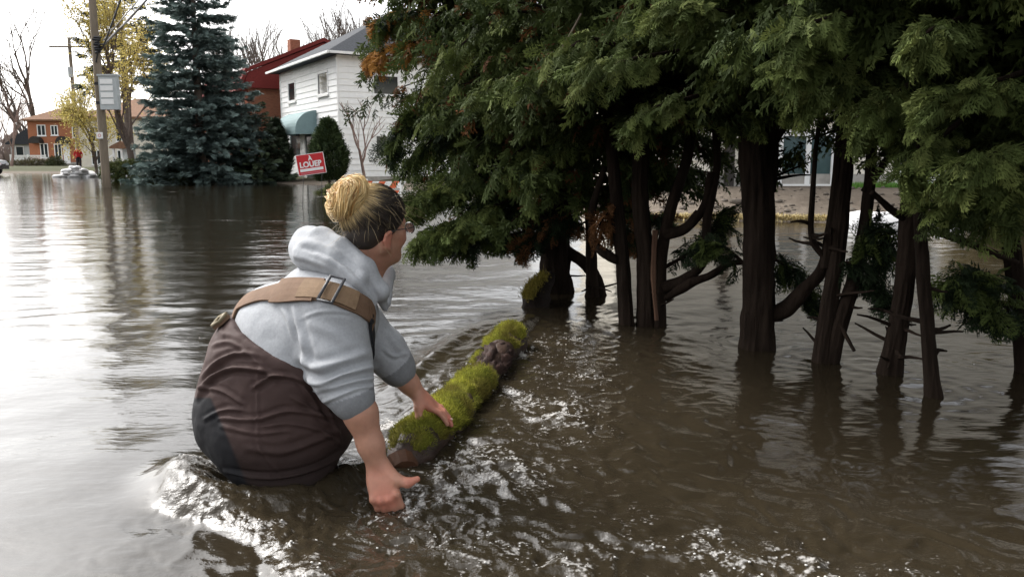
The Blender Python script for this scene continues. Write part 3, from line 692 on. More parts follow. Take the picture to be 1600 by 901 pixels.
for i, (dz, rr_, ex, ey, ez, sg, lab) in enumerate(((.0, .035, 3.5, 6.0, 9.4, .5, 'thick pale twisted cable sweeping from the pole to the upper right'),
                                          (.16, .02, 3.5, 6.1, 9.8, .42, 'thin pale cable just above the thick one'),
                                          (-.05, .03, 2.2, 4.5, 12.5, .4, 'dark cable climbing steepest from the pole'))):
    q = MB(); p = sag(w0 + np.array((.1, -.15, dz)), (ex, ey, ez), sg); q.tube(p, rr_, 6)
    if i == 0:
        t = np.arange(24); q.tube(p + np.stack((np.cos(t * 1.6), 0 * t, np.sin(t * 1.6)), 1) * .04, .018, 5)
    tag(q.build('cable', M['wire'] if i < 2 else M['black'], smooth=True), lab, 'cable', 'cables from the utility pole')
b2 = AY(124, 257, 75)
UP2 = pole('utility_pole', 'distant brown utility pole with a crossarm in front of the brick house', (b2[0], 75, .4), (b2[0], 75, 11.9), .17, .14)
q = MB(); q.box((-1.75, -.2, 10.6), (1.75, -.06, 10.75)); q.build('crossarm', M['wood_grey'], UP2)
for x in (-1.6, -.8, .9, 1.6):
    q = MB(); q.tube([(x, -.13, 10.75), (x, -.13, 10.95)], [.05, .035], 6); q.build('insulator', M['white_paint'], UP2)
q = MB(); q.tube([(-.02, -.2, 8.0), (-.02, -.2, 8.9)], .2, 10); q.build('transformer', M['metal_grey'], UP2)
for i, (x, lab) in enumerate(((-1.6, 'far thin wire from the left end of the distant crossarm'), (1.6, 'far thin wire from the right end of the distant crossarm'))):
    q = MB(); q.tube(sag((b2[0] + x, 74.87, 11.35), (-75 + x, 60, 11.8), .8), .025, 4); tag(q.build('overhead_wire', M['wire']), lab, 'wire', 'wires from the distant pole')
q = MB(); q.tube(sag((-60, 50, 4.4), (b2[0] + .1, 74.8, 6.3), .4), .03, 4); tag(q.build('service_wire', M['black']), 'low dark wire crossing in front of the grey and brick houses', 'wire')

# À LOUER sign
sg = G(487, 323); SG = thing('rental_sign', 'red and white lawn sign reading À LOUER tilted on thin wire legs in the water', 'sign', (sg[0], sg[1], 0), R(4))
tl = R(8)
def sp(x, zz, y=0): return np.array((x * math.cos(tl) - zz * math.sin(tl) + .02, y, .92 + x * math.sin(tl) + zz * math.cos(tl)))
def splate(x0, x1, z0, z1, y0, y1, mb=None):
    mb = mb or MB(); v = [sp(x, zz, y) for y in (y0, y1) for x, zz in ((x0, z0), (x1, z0), (x1, z1), (x0, z1))]
    return mb.add(v, [(0, 1, 2, 3), (7, 6, 5, 4), (0, 4, 5, 1), (1, 5, 6, 2), (2, 6, 7, 3), (3, 7, 4, 0)])
sw, shh = .30, .225
splate(-sw, sw, -shh, shh, 0, .012).build('sign_border', M['white_paint'], SG)
splate(-sw + .012, sw - .012, -shh + .012, shh - .012, -.004, -.0005).build('sign_panel', M['red'], SG)
splate(-sw + .05, sw - .05, -.145, -.085, -.008, -.0045).build('blank_strip', M['white_paint'], SG)
pk = mat('pink_print', (.6, .22, .25), .5)
splate(-sw + .05, sw - .05, -.192, -.176, -.008, -.0045).build('fine_print', pk, SG)
def text(body, size, x, zz, m, sx=1, bold=.006):
    cu = bpy.data.curves.new('lettering', 'FONT'); cu.body = body; cu.size = size; cu.align_x = 'CENTER'; cu.extrude = .0015; cu.offset = bold
    tmp = bpy.data.objects.new('tmp', cu); C.objects.link(tmp); bpy.context.view_layer.update()
    dg = bpy.context.evaluated_depsgraph_get(); me = bpy.data.meshes.new_from_object(tmp.evaluated_get(dg)); bpy.data.objects.remove(tmp)
    co = np.zeros(len(me.vertices) * 3, np.float32); me.vertices.foreach_get('co', co); co = co.reshape(-1, 3)
    co = np.array([sp(x + c[0] * sx, zz + c[1], -.0065 - c[2]) for c in co], np.float32); me.vertices.foreach_set('co', co.ravel()); me.flip_normals(); me.materials.clear(); me.materials.append(m); me.update()
    return link_me('lettering', me, SG)
text('À', .11, -.0, .085, M['white_paint']); text('LOUER', .165, 0, -.055, M['white_paint'], .95)
for x in (-.2, .2):
    a = sp(x, -shh + .01, .006); q = MB(); q.tube([(x - .04 + (.02 if x > 0 else 0), .02, -.6), tuple(a)], .006, 6); q.build('wire_leg', M['black'], SG)
    
# orange and white barricade behind the woman
bc = AY(600, 300, 21.5); BR = thing('barricade', 'orange and white striped barricade standing in the water by the cedar', 'barricade', (bc[0], bc[1], 0), R(-12))
for zc in (.36, .12):
    for i in range(6):
        q = MB(); x0, x1 = -.55 + i * .185, -.55 + (i + 1) * .185; s_ = .06
        q.add([(x, y, zz) for y in (0, .04) for x, zz in ((x0 - s_, zc - .09), (x1 - s_, zc - .09), (x1 + s_, zc + .09), (x0 + s_, zc + .09))], [(0, 1, 2, 3), (7, 6, 5, 4), (0, 4, 5, 1), (1, 5, 6, 2), (2, 6, 7, 3), (3, 7, 4, 0)])
        q.build('stripe', M['orange'] if i % 2 == 0 else M['white_paint'], BR)
for x in (-.5, .5):
    q = MB(); q.bar((x, .25, -.6), (x, .03, .5), .05, .05); q.bar((x, -.2, -.6), (x, -.02, .5), .05, .05); q.build('leg', M['white_paint'], BR)

# white sandbag pile in the street and the people round it
rngb = np.random.default_rng(3)
sbm = None
def bag_mesh(seed):
    n, k = 14, 9; v = []
    for i in range(k):
        u = -1 + 2 * i / (k - 1); s_ = max(.02, (1 - abs(u) ** 4)) ** .5
        for j in range(n):
            a = 2 * PI * j / n; v.append((u * .33, math.cos(a) * .2 * s_, math.sin(a) * .11 * s_ * (1.1 if math.sin(a) > 0 else .8)))
    v = np.array(v); v = v + .025 * np.stack([fb3(v * 5, seed + c, 2) for c in range(3)], 1)
    f = [(i * n + j, i * n + (j + 1) % n, (i + 1) * n + (j + 1) % n, (i + 1) * n + j) for i in range(k - 1) for j in range(n)] + [tuple(range(n - 1, -1, -1)), tuple((k - 1) * n + j for j in range(n))]
    return mesh_of(v, f, M['sandbag'], True, 'sandbag')
bms = [bag_mesh(s_) for s_ in range(4)]
pb = G(122, 277)
for lay in range(4):
    for i in range(7 - lay * 2 + 1):
        o = link_me('sandbag', bms[(i + lay) % 4])
        o.location = (pb[0] - 1.3 + (i + lay * .9) * .37 + rngb.normal(0, .04), pb[1] + rngb.uniform(-.3, .3) + .2, .05 + lay * .17); o.rotation_euler = (rngb.normal(0, .15), rngb.normal(0, .15), rngb.uniform(0, 3))
        tag(o, 'white sandbag in the heaped pile at the end of the flooded street', 'sandbag', 'sandbags heaped in the street')

# dark car at the left edge
cr = AY(-2, 270, 55); CR = thing('parked_car', 'dark car nose at the left edge of the flooded street', 'car', (cr[0] - 1.9, cr[1], .15), R(8))
prof = [(-2.1, .25), (-2.1, .7), (-1.7, .85), (-1.0, .95), (-.4, 1.35), (.7, 1.38), (1.3, .95), (1.95, .82), (2.1, .6), (2.1, .25)]
q = MB(); k = len(prof); q.add([(x, y * (1 if zz < .96 else .8), zz) for y in (-.82, .82) for x, zz in prof], [tuple(range(k)), tuple(range(2 * k - 1, k - 1, -1))] + [(i, k + i, k + (i + 1) % k, (i + 1) % k) for i in range(k)])
q.build('body', mat('dark_car_paint', (.03, .028, .035), .25, .6), CR)
q = MB(); q.box((-.9, -.845, .93), (1.1, -.70, 1.28)); q.build('window', M['glass'], CR)
for x in (-1.3, 1.3):
    for y in (-.8, .8):
        q = MB(); q.tube([(x, y - .1, .2), (x, y + .1, .2)], .33, 16); wh = q.build('wheel', M['black'], CR)
        q = MB(); q.tube([(x, y - .115, .2), (x, y + .115, .2)], .19, 12); q.build('rim', M['metal_grey'], wh)
for y in (-.55, .55):
    q = MB(); q.box((2.06, y - .18, .52), (2.13, y + .18, .66)); q.build('headlight', M['white_paint'], CR)
# ================================================================ TREES
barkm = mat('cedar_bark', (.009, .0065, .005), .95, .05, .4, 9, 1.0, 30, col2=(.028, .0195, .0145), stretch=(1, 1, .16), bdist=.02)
barkg = mat('grey_bark', (.13, .105, .09), .95, .1, .3, 6)
barkp = mat('pinkish_bark', (.24, .17, .145), .95, .1, .3, 6)
def leaf_mat(name, rough=.55, spec=.35, transl=.25):
    return mat(name, (.05, .08, .03), rough, spec, attr='tint', transl=transl)
cedm = leaf_mat('cedar_scales', .75, .12, .2); sprm = leaf_mat('spruce_needles', .7, .2, .05); yelm = leaf_mat('young_leaves', .6, .3, .4); shrm = leaf_mat('shrub_scales', .7, .2, .1)

def make_spray(rng, L=.22, nb=13, ns=4, wd=.0075):
    """one flat fern-like cedar spray in the xy plane, drooping along +x; quads"""
    V, F, T = [], [], []
    def leaf(p, a, l, w_, z0):
        d = np.array((math.cos(a), math.sin(a))); t = np.array((-d[1], d[0])); k = len(V); m_ = p + d * l * .3; e = p + d * l
        V.extend([(*(m_ - t * w_ * .75 - d * l * .3 * (k % 2)), z0), (*e, z0 - .004), (*(m_ + t * w_ * .75 - d * l * .3 * ((k + 1) % 2)), z0 + .003)]); F.append((k, k + 1, k + 2)); T.extend([l] * 3)
    ax = lambda s_: np.array((s_ * L, .05 * L * math.sin(s_ * 3)))
    for i in range(4): 
        p = ax(i / 4); q = ax((i + 1) / 4); leaf(p, math.atan2(q[1] - p[1], q[0] - p[0]), np.linalg.norm(q - p) * 1.3, wd, 0)
    for i in range(nb):
        s_ = .1 + .88 * i / nb; sg = 1 if i % 2 else -1
        l = L * (.42 * (1 - s_) ** .7 + .11) * rng.uniform(.75, 1.2); a = sg * R(rng.uniform(34, 52)); p = ax(s_); dz = rng.normal(0, .012)
        leaf(p, a, l, wd * .9, 0)
        for j in range(ns):
            u = .25 + .7 * j / ns; s2 = sg * (1 if j % 2 else -1); c = p + np.array((math.cos(a), math.sin(a))) * l * u
            leaf(c, a + s2 * R(rng.uniform(30, 45)), l * (.5 * (1 - u) + .22) * rng.uniform(.8, 1.2), wd, dz * u)
    V = np.array(V); V[:, 2] += -.9 * (V[:, 0] ** 2) / L * .5 - 1.6 * V[:, 1] ** 2 / L + .05 * L * np.sin(V[:, 1] / L * 23 + V[:, 0] / L * 5)
    T = V[:, 0] / L
    return V, np.array(F), T
srng = np.random.default_rng(21)
SPRAYS = [make_spray(srng, 1.0, 7, 2, .055) for _ in range(6)]        # unit length, for the mass
RICH = [make_spray(srng, 1.0, 12, 4, .03) for _ in range(5)]          # for the sprays that can be picked apart
def frames(d, rng, roll=.5):
    """orthonormal frames with x along d and the flat side roughly up"""
    d = d / (np.linalg.norm(d, axis=1)[:, None] + 1e-9)
    up = np.array((0, 0, 1.)) + rng.normal(0, roll, d.shape)
    y = np.cross(up, d); y /= np.linalg.norm(y, axis=1)[:, None] + 1e-9
    return d, y, np.cross(d, y)
def scatter(variants, pos, d, size, tint, rng, roll=.5):
    """merge copies of small meshes: returns v, f, colour"""
    x, y, zz = frames(d, rng, roll); vi = rng.integers(0, len(variants), len(pos)); vs, fs, cs = [], [], []; k = 0
    for j, (V, F, T) in enumerate(variants):
        m = np.where(vi == j)[0]
        if not len(m): continue
        s_ = size[m][:, None, None]
        v = pos[m][:, None] + s_ * (V[None, :, 0:1] * x[m][:, None] + V[None, :, 1:2] * y[m][:, None] + V[None, :, 2:3] * zz[m][:, None])
        c = tint[m][:, None, :] * (.72 + .5 * T[None, :, None])
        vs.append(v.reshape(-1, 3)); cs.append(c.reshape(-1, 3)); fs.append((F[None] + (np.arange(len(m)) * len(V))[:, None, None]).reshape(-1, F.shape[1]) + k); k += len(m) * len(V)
    return np.concatenate(vs), np.concatenate(fs), np.concatenate(cs)

DARKG, MIDG, YELG, BROWN, ORNG = np.array((.016, .026, .011)), np.array((.066, .089, .024)), np.array((.155, .185, .055)), np.array((.11, .05, .02)), np.array((.36, .17, .04))
rich_cache = {}
def rich_mesh(j, tint, key):
    if (j, key) not in rich_cache:
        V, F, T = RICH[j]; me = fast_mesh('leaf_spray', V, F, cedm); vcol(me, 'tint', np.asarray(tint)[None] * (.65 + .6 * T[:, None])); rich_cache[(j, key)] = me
    return rich_cache[(j, key)]

def stem(pts, n=40, ns=18):
    """pts: (px, py, distance, radius) along a stem from below the water up -> centre line and radii"""
    q = np.array([(*P(a, b, d), r * .80) for a, b, d, r in pts]); c = spline(q, n); return c[:, :3], c[:, 3]
def cedar(label, seed, stems, top, nlimb, R0, zbot, nsplay=26, limbs=(), rich=40, near=True, azr=(0, 2 * PI), brown=0.0, zmax=5.2, twigs=6, az_bias=None, radf=None):
    rng = np.random.default_rng(seed)
    c0, r0 = stem(stems[0]); base = np.array((*c0[np.argmin(np.abs(c0[:, 2]))][:2], 0))
    t = thing('cedar_tree', label, 'tree', base, 0, 'cedars of the flooded hedge')
    axes = []
    for k, s_ in enumerate(stems):
        c, r = stem(s_, 80)
        # carry the stem on up to the top of the tree
        e = c[-1]; tp = np.array((e[0] + top[0] + .15 * k, e[1] + top[1] + .1 * k, top[2]))
        ext = np.array([e + (tp - e) * u for u in np.linspace(.06, 1, 12)]); rr = np.linspace(r[-1], .02, 12)
        c = np.vstack((c, ext)); r = np.concatenate((r, rr)); axes.append((c, r))
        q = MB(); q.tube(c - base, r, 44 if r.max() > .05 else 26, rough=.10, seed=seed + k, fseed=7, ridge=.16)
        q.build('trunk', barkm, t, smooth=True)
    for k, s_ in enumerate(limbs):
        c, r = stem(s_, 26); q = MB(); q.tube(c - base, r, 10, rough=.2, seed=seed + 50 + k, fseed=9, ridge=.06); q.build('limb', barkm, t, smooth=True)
    # dead stubs on the trunks
    q = MB()
    for k in range(twigs):
        c, r = axes[rng.integers(0, len(axes))]; i = rng.integers(6, 36)
        if c[i][2] < .06: continue
        a = rng.random() * 2 * PI; l = rng.uniform(.06, .28); d = np.array((math.cos(a), math.sin(a), rng.uniform(-.2, .5)))
        pts = [c[i] - base + d * l * u + np.array((0, 0, .008 * math.sin(u * 4 + k))) for u in np.linspace(0, 1, 5)]
        q.tube(pts, np.linspace(.012, .004, 5), 5, rough=.2, seed=k)
    if q.n: q.build('dead_twigs', barkm, t)['kind'] = 'stuff'
    # boughs
    pos, dr, bq = [], [], MB()
    for i in range(nlimb):
        c, r = axes[rng.integers(0, len(axes))]
        lowb = i < nlimb * .8; zs = (zbot(0, 0) + .05 + (2.35 - zbot(0, 0)) * rng.random() ** 1.1) if lowb else rng.uniform(2.35, zmax)
        j = int(np.argmin(np.abs(c[:, 2] - zs))); o = c[j]
        a = rng.uniform(*azr)
        if az_bias is not None and rng.random() < .4: a = az_bias + rng.normal(0, .7)
        rad = (R0 if radf is None else R0 * radf(a, zs)) * rng.uniform(.55, 1.08) * (1 - .45 * max(0, (zs - 2.5) / 3.5))
        h = np.array((math.cos(a), math.sin(a), 0)); n = 12; u = np.linspace(0, 1, n)
        dro = rng.uniform(.05, .38)
        side_ = np.array((-h[1], h[0], 0)) * rng.normal(0, .16) * rad
        line = o + h * rad * u[:, None] + side_ * (u ** 2)[:, None] + np.array((0, 0, 1)) * (rad * (.28 * u - dro * u ** 2 - .12 * u ** 3))[:, None]
        zb = np.array([zbot(p[0] - base[0], p[1] - base[1]) for p in line]); line[:, 2] = np.maximum(line[:, 2], zb + rng.uniform(.0, .12))
        bq.tube(line[:10] - base, np.linspace(.016 + .008 * rng.random(), .004, 10), 5, cap=False)
        m = int(nsplay * (2.05 if lowb else .7)); uu = .22 + .80 * rng.random(m) ** .8
        ii = np.clip(uu * (n - 1), 0, n - 1.001); i0 = ii.astype(int); fr = (ii - i0)[:, None]
        p = line[i0] * (1 - fr) + line[i0 + 1] * fr; tg = line[i0 + 1] - line[i0]; tg /= np.linalg.norm(tg, axis=1)[:, None]
        ang = rng.normal(0, .85, m); ca_, sa_ = np.cos(ang)[:, None], np.sin(ang)[:, None]
        s_ = np.stack((-tg[:, 1], tg[:, 0], 0 * tg[:, 0]), 1)
        d = tg * ca_ + s_ * sa_ + np.array((0, 0, -1)) * rng.uniform(-.25, .65, m)[:, None]
        pos.append(p + rng.normal(0, .03, p.shape)); dr.append(d)
    bq.build('branches', barkm, t)['kind'] = 'stuff'
    pos = np.concatenate(pos); dr = np.concatenate(dr); n = len(pos)
    size = rng.uniform(.08, .172, n) * np.where(pos[:, 2] > 2.45, 3.2, 1)
    cl = vn3(pos * 2.6, seed) * .5 + .5; k = rng.random(n)
    tint = DARKG + (MIDG - DARKG) * np.clip(.25 + .75 * cl + .3 * (k - .5), 0, 1)[:, None]
    tint = np.where((k > .91)[:, None], MIDG * .5 + YELG * .5, tint); tint = np.where((k < brown)[:, None], BROWN * (.5 + rng.random(n)[:, None]), tint)
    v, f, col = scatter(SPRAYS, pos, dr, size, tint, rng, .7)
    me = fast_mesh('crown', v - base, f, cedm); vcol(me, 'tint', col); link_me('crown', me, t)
    # sprays on the near face of the crown, each a piece of its own
    if rich:
        score = -(np.hypot(pos[:, 0], pos[:, 1])) + rng.normal(0, .25, n); score[(pos[:, 2] > 2.1)] = -99
        ids = np.argsort(-score)[:rich]
        tg_ = [DARKG * .4 + MIDG * .6, MIDG, MIDG * .65 + YELG * .35, MIDG * .3 + YELG * .7]
        x, y, zz = frames(dr[ids] + np.array((0, -.25, 0)), rng, .35)
        for a_, i in enumerate(ids):
            ti = rng.choice(4, p=(.25, .3, .25, .2)); o = link_me('leaf_spray', rich_mesh(int(rng.integers(0, 5)), tg_[ti], ti), t)
            s_ = rng.uniform(.10, .18); mt = Matrix(np.stack((x[a_] * s_, y[a_] * s_, zz[a_] * s_), 1).tolist()).to_4x4(); mt.translation = (pos[i] - base + x[a_] * .02).tolist(); o.matrix_local = mt
    return t, base

def extra_bough(t, base, seed, line, nspray, size, tints, roll=.6, name='low_bough', rad=.012, spread=.9, droop=.5):
    nspray = int(nspray * 2.0); size *= .66
    """a single leafy bough placed where the photograph shows one; line = points (px, py, distance)"""
    rng = np.random.default_rng(seed); L = spline(np.array([P(*p) for p in line]), 24)
    q = MB(); q.tube(L - base, np.linspace(rad, .003, 24), 7, rough=.15, seed=seed)
    b = q.build(name, barkm, t)
    i = rng.integers(5, 23, nspray); p = L[i] + rng.normal(0, .02, (nspray, 3)); tg = L[i] - L[i - 1]; tg /= np.linalg.norm(tg, axis=1)[:, None]
    s_ = np.stack((-tg[:, 1], tg[:, 0], 0 * tg[:, 0]), 1); a = rng.normal(0, spread, nspray)[:, None]
    d = tg * np.cos(a) + s_ * np.sin(a) + np.array((0, 0, -1)) * rng.uniform(-.3, droop * 2, nspray)[:, None]
    tint = np.array(tints)[rng.integers(0, len(tints), nspray)] * rng.uniform(.7, 1.2, (nspray, 1))
    v, f, col = scatter(RICH, p, d, rng.uniform(size * .6, size * 1.2, nspray), tint, rng, roll)
    me = fast_mesh('foliage', v - base, f, cedm); vcol(me, 'tint', col); link_me('foliage', me, b)

# --- the hedge from left (far) to right (near)
T1, B1 = cedar('leftmost cedar with a thick dark trunk, low sweeping boughs and an orange-browned edge', 101,
    [[(872, 492, 6.35, .20), (868, 455, 6.25, .165), (868, 400, 6.2, .135), (872, 320, 6.2, .12), (880, 220, 6.2, .11), (884, 120, 6.2, .10)]],
    (.1, .2, 6.2), 150, 1.42, lambda dx, dy: 1.0 - .45 * sstep(.1, -.6, dx) + .1 * dy, 24,
    limbs=[[(880, 392, 6.2, .06), (905, 405, 6.15, .055), (930, 430, 6.1, .05), (940, 462, 6.05, .05), (942, 480, 6.05, .05)],
           [(872, 350, 6.2, .04), (840, 330, 6.1, .03), (800, 300, 6.0, .02), (750, 290, 5.9, .012)],
           [(868, 400, 6.2, .035), (830, 385, 6.1, .028), (790, 380, 6.0, .02), (730, 372, 5.9, .01)]],
    rich=90, brown=.075, az_bias=PI, azr=(R(100), R(330)), radf=lambda a, zz: 1 - .0 * zz)
T2, B2 = cedar('multi-stemmed cedar with several dark stems rising together and upcurved side limbs', 102,
    [[(982, 530, 5.0, .075), (978, 495, 4.95, .055), (972, 400, 4.95, .048), (962, 300, 4.95, .045), (955, 230, 4.95, .04), (945, 130, 5, .035)],
     [(1012, 530, 5.0, .085), (1010, 500, 4.95, .07), (1008, 400, 4.9, .06), (1000, 300, 4.9, .06), (1003, 200, 4.9, .055), (1000, 100, 4.9, .05)],
     [(1034, 530, 4.95, .06), (1032, 500, 4.9, .045), (1034, 400, 4.9, .04), (1050, 320, 4.9, .04), (1075, 240, 4.9, .035), (1090, 130, 4.9, .03)]],
    (.0, .1, 6.0), 135, 1.15, lambda dx, dy: 1.12 + .1 * sstep(.2, .6, dx), 24,
    limbs=[[(1035, 450, 4.88, .045), (1070, 436, 4.85, .042), (1100, 405, 4.83, .035), (1105, 340, 4.83, .032), (1120, 260, 4.83, .028), (1118, 200, 4.83, .025)],
           [(1040, 466, 4.88, .03), (1075, 444, 4.8, .034), (1110, 430, 4.75, .03), (1140, 412, 4.7, .024), (1165, 410, 4.6, .015)],
           [(1036, 372, 4.88, .03), (1075, 355, 4.85, .03), (1100, 320, 4.83, .03), (1112, 270, 4.83, .03)],
           [(1040, 362, 4.88, .02), (1070, 352, 4.86, .022), (1090, 330, 4.84, .02)],
           [(978, 412, 4.95, .035), (952, 400, 4.95, .04), (930, 380, 5.0, .035), (925, 330, 5.0, .028), (945, 260, 5.0, .02)]],
    rich=70, brown=.075)
T3, B3 = cedar('thickest straight dark cedar trunk, flared where it enters the water', 103,
    [[(1183, 580, 4.4, .14), (1183, 545, 4.35, .112), (1186, 470, 4.32, .10), (1186, 380, 4.3, .098), (1185, 300, 4.3, .102), (1180, 235, 4.3, .098), (1172, 180, 4.3, .075), (1168, 90, 4.3, .06)],
     [(1200, 300, 4.3, .05), (1205, 250, 4.28, .047), (1208, 200, 4.28, .04), (1222, 140, 4.28, .03)]],
    (.1, .1, 6.3), 130, 1.12, lambda dx, dy: 1.56, 24,
    limbs=[[(1205, 492, 4.33, .05), (1232, 480, 4.3, .052), (1258, 452, 4.25, .048), (1282, 425, 4.2, .04), (1290, 395, 4.15, .03)],
           [(1208, 230, 4.28, .025), (1222, 205, 4.25, .022), (1240, 180, 4.2, .016)]],
    rich=60, brown=.05)
T4, B4 = cedar('forked cedar whose two slim stems spread in a narrow V from the water', 104,
    [[(1282, 605, 4.1, .075), (1285, 560, 4.05, .056), (1297, 470, 4.02, .05), (1308, 400, 4.0, .045), (1318, 300, 4.0, .042), (1325, 230, 4.0, .035), (1328, 120, 4.0, .03)],
     [(1298, 570, 4.04, .04), (1312, 505, 4.0, .045), (1338, 420, 3.98, .038), (1355, 320, 3.97, .035), (1362, 240, 3.97, .03), (1366, 120, 3.97, .025)],
     [(1290, 420, 4.02, .03), (1296, 370, 4.02, .03), (1305, 300, 4.02, .026), (1310, 230, 4.02, .022)],
     [(1290, 405, 4.03, .02), (1268, 370, 4.03, .018), (1270, 300, 4.03, .016), (1275, 230, 4.03, .014)]],
    (.05, .1, 5.6), 120, 1.05, lambda dx, dy: 1.55, 22,
    limbs=[[(1312, 505, 3.98, .014), (1325, 530, 3.95, .013), (1335, 548, 3.92, .012)],
           [(1350, 300, 3.97, .025), (1375, 265, 3.95, .022), (1395, 240, 3.95, .018), (1415, 220, 3.95, .012)]],
    rich=60, twigs=12)
T5, B5 = cedar('rough-barked leaning cedar trunk left of the slimmest near stem', 105,
    [[(1385, 625, 3.85, .085), (1390, 580, 3.8, .062), (1405, 500, 3.77, .052), (1416, 420, 3.75, .05), (1422, 330, 3.75, .05), (1430, 250, 3.75, .045), (1436, 120, 3.75, .04)]],
    (.05, .1, 6.0), 120, 1.08, lambda dx, dy: 1.36, 22,
    limbs=[[(1418, 345, 3.75, .022), (1395, 330, 3.72, .02), (1375, 312, 3.7, .018), (1362, 300, 3.68, .016)]],
    rich=60, twigs=14)
T6, B6 = cedar('slim near cedar stem with a broken limb reaching right over the water', 106,
    [[(1462, 660, 3.5, .055), (1458, 610, 3.45, .042), (1450, 520, 3.43, .035), (1442, 420, 3.42, .033), (1438, 340, 3.42, .031), (1440, 240, 3.42, .028), (1445, 120, 3.42, .025)]],
    (-.05, .15, 5.2), 95, 1.0, lambda dx, dy: 1.26, 22,
    limbs=[[(1448, 355, 3.42, .022), (1480, 368, 3.4, .022), (1520, 382, 3.38, .02), (1560, 398, 3.4, .018), (1590, 410, 3.45, .014)]],
    rich=70, twigs=12)
T7, B7 = cedar('rightmost cedar cut by the photo edge with drooping sprays', 107,
    [[(1606, 640, 3.9, .07), (1600, 560, 3.85, .05), (1590, 460, 3.83, .047), (1580, 380, 3.82, .045), (1576, 300, 3.8, .04), (1575, 200, 3.8, .035)]],
    (.1, .1, 5.8), 110, 1.05, lambda dx, dy: .98 - .0 * dx, 22,
    limbs=[[(1592, 480, 3.83, .014), (1560, 472, 3.8, .012), (1540, 440, 3.78, .011), (1515, 428, 3.75, .008)]],
    rich=60)
T8, B8 = cedar('cedar beyond the right edge, only its boughs reaching into view', 108,
    [[(1830, 720, 3.5, .08), (1820, 620, 3.45, .06), (1810, 420, 3.45, .05), (1800, 200, 3.45, .045)]],
    (.1, .1, 5.8), 90, 1.15, lambda dx, dy: .95, 20, rich=20)
T10, B10 = cedar('unseen cedar added past the right edge to shade the water, continuing the hedge', 110,
    [[(2130, 1000, 2.6, .08), (2110, 800, 2.55, .06), (2100, 400, 2.5, .05), (2100, 100, 2.5, .045)]],
    (.1, .1, 6.2), 95, 1.3, lambda dx, dy: 1.35, 8, rich=0, twigs=3)  # out-of-view tree, put in so its crown shades the lower right water
T11, B11 = cedar('unseen cedar added beside the camera, beyond the right edge, to shade the near water', 111,
    [[(4100, 2600, .95, .08), (4050, 1700, .95, .06), (4000, 700, .95, .05), (4000, 100, .95, .045)]],
    (.1, .1, 6.2), 95, 1.5, lambda dx, dy: 1.4, 8, rich=0, twigs=3)  # second added tree out of view, crown widened to darken the right-hand water
T9, B9 = cedar('cedar hidden at the back of the hedge between the two left trunks', 109,
    [[(925, 470, 6.0, .07), (925, 440, 5.95, .05), (922, 330, 5.95, .045), (915, 200, 5.95, .04)]],
    (.1, .1, 6.0), 150, 1.05, lambda dx, dy: .55 + .25 * sstep(-.2, .4, dx), 24, rich=0, brown=.08)

LS_ = .62
LT = [MIDG, MIDG * .6 + YELG * .4, DARKG * .5 + MIDG * .5, YELG * .8]
# low sprays and boughs that show singly
extra_bough(T1, B1, 1, [(800, 250, 5.9), (720, 285, 5.7), (672, 300, 5.6), (640, 318, 5.5)], 110, .24, LT)
extra_bough(T1, B1, 2, [(830, 300, 5.9), (750, 330, 5.6), (700, 355, 5.45), (655, 375, 5.4)], 110, .24, LT, droop=.8)
extra_bough(T1, B1, 3, [(850, 350, 6.0), (790, 370, 5.8), (740, 380, 5.7), (690, 392, 5.65)], 40, .22, [DARKG, MIDG])
extra_bough(T1, B1, 4, [(800, 120, 6.0), (700, 150, 5.8), (640, 190, 5.7), (610, 230, 5.65)], 60, .24, [DARKG, MIDG])
extra_bough(T1, B1, 5, [(760, 60, 5.9), (660, 65, 5.7), (610, 75, 5.6), (575, 95, 5.55)], 45, .24, [ORNG, ORNG, BROWN * 1.4, MIDG], name='browned_bough', droop=.9)
extra_bough(T1, B1, 6, [(780, 30, 5.9), (680, 20, 5.7), (620, 25, 5.6), (590, 40, 5.55)], 45, .24, [ORNG * .8, MIDG, DARKG])
extra_bough(T1, B1, 7, [(860, 280, 6.0), (780, 215, 5.8), (700, 205, 5.7), (640, 250, 5.6)], 60, .24, [DARKG, MIDG])
extra_bough(T1, B1, 18, [(860, 330, 6.1), (800, 330, 5.95), (740, 350, 5.8), (690, 360, 5.75)], 80, .24, [DARKG, DARKG, MIDG])
extra_bough(T1, B1, 19, [(890, 300, 6.1), (840, 280, 6.0), (790, 300, 5.95), (740, 320, 5.9)], 80, .24, [DARKG, DARKG, MIDG])
for k_, ln_ in enumerate(([(930, 300, 6.3), (870, 320, 6.4), (800, 340, 6.5), (730, 345, 6.5)], [(930, 340, 6.3), (880, 360, 6.4), (830, 365, 6.5), (770, 372, 6.5)], [(920, 280, 6.3), (960, 300, 6.3), (1000, 330, 6.3), (1040, 340, 6.3)],
                          [(920, 250, 6.3), (860, 255, 6.4), (790, 265, 6.5), (700, 275, 6.5)], [(920, 340, 6.3), (950, 350, 6.3), (980, 370, 6.3), (1010, 385, 6.3)])):
    extra_bough(T9, B9, 70 + k_, ln_, 60, .24, [DARKG, DARKG, MIDG * .7, BROWN * .7], droop=.5)
extra_bough(T9, B9, 20, [(920, 330, 5.95), (890, 340, 5.8), (850, 355, 5.75), (815, 390, 5.7)], 70, .22, [DARKG, DARKG, BROWN])
extra_bough(T9, B9, 21, [(920, 300, 5.95), (945, 300, 5.9), (960, 330, 5.85), (985, 370, 5.8)], 60, .22, [DARKG, DARKG, BROWN])
extra_bough(T2, B2, 8, [(1010, 330, 5.1), (960, 330, 5.0), (940, 345, 4.9), (930, 380, 4.9)], 10, .2, [BROWN, BROWN * 1.3], name='dead_bough')
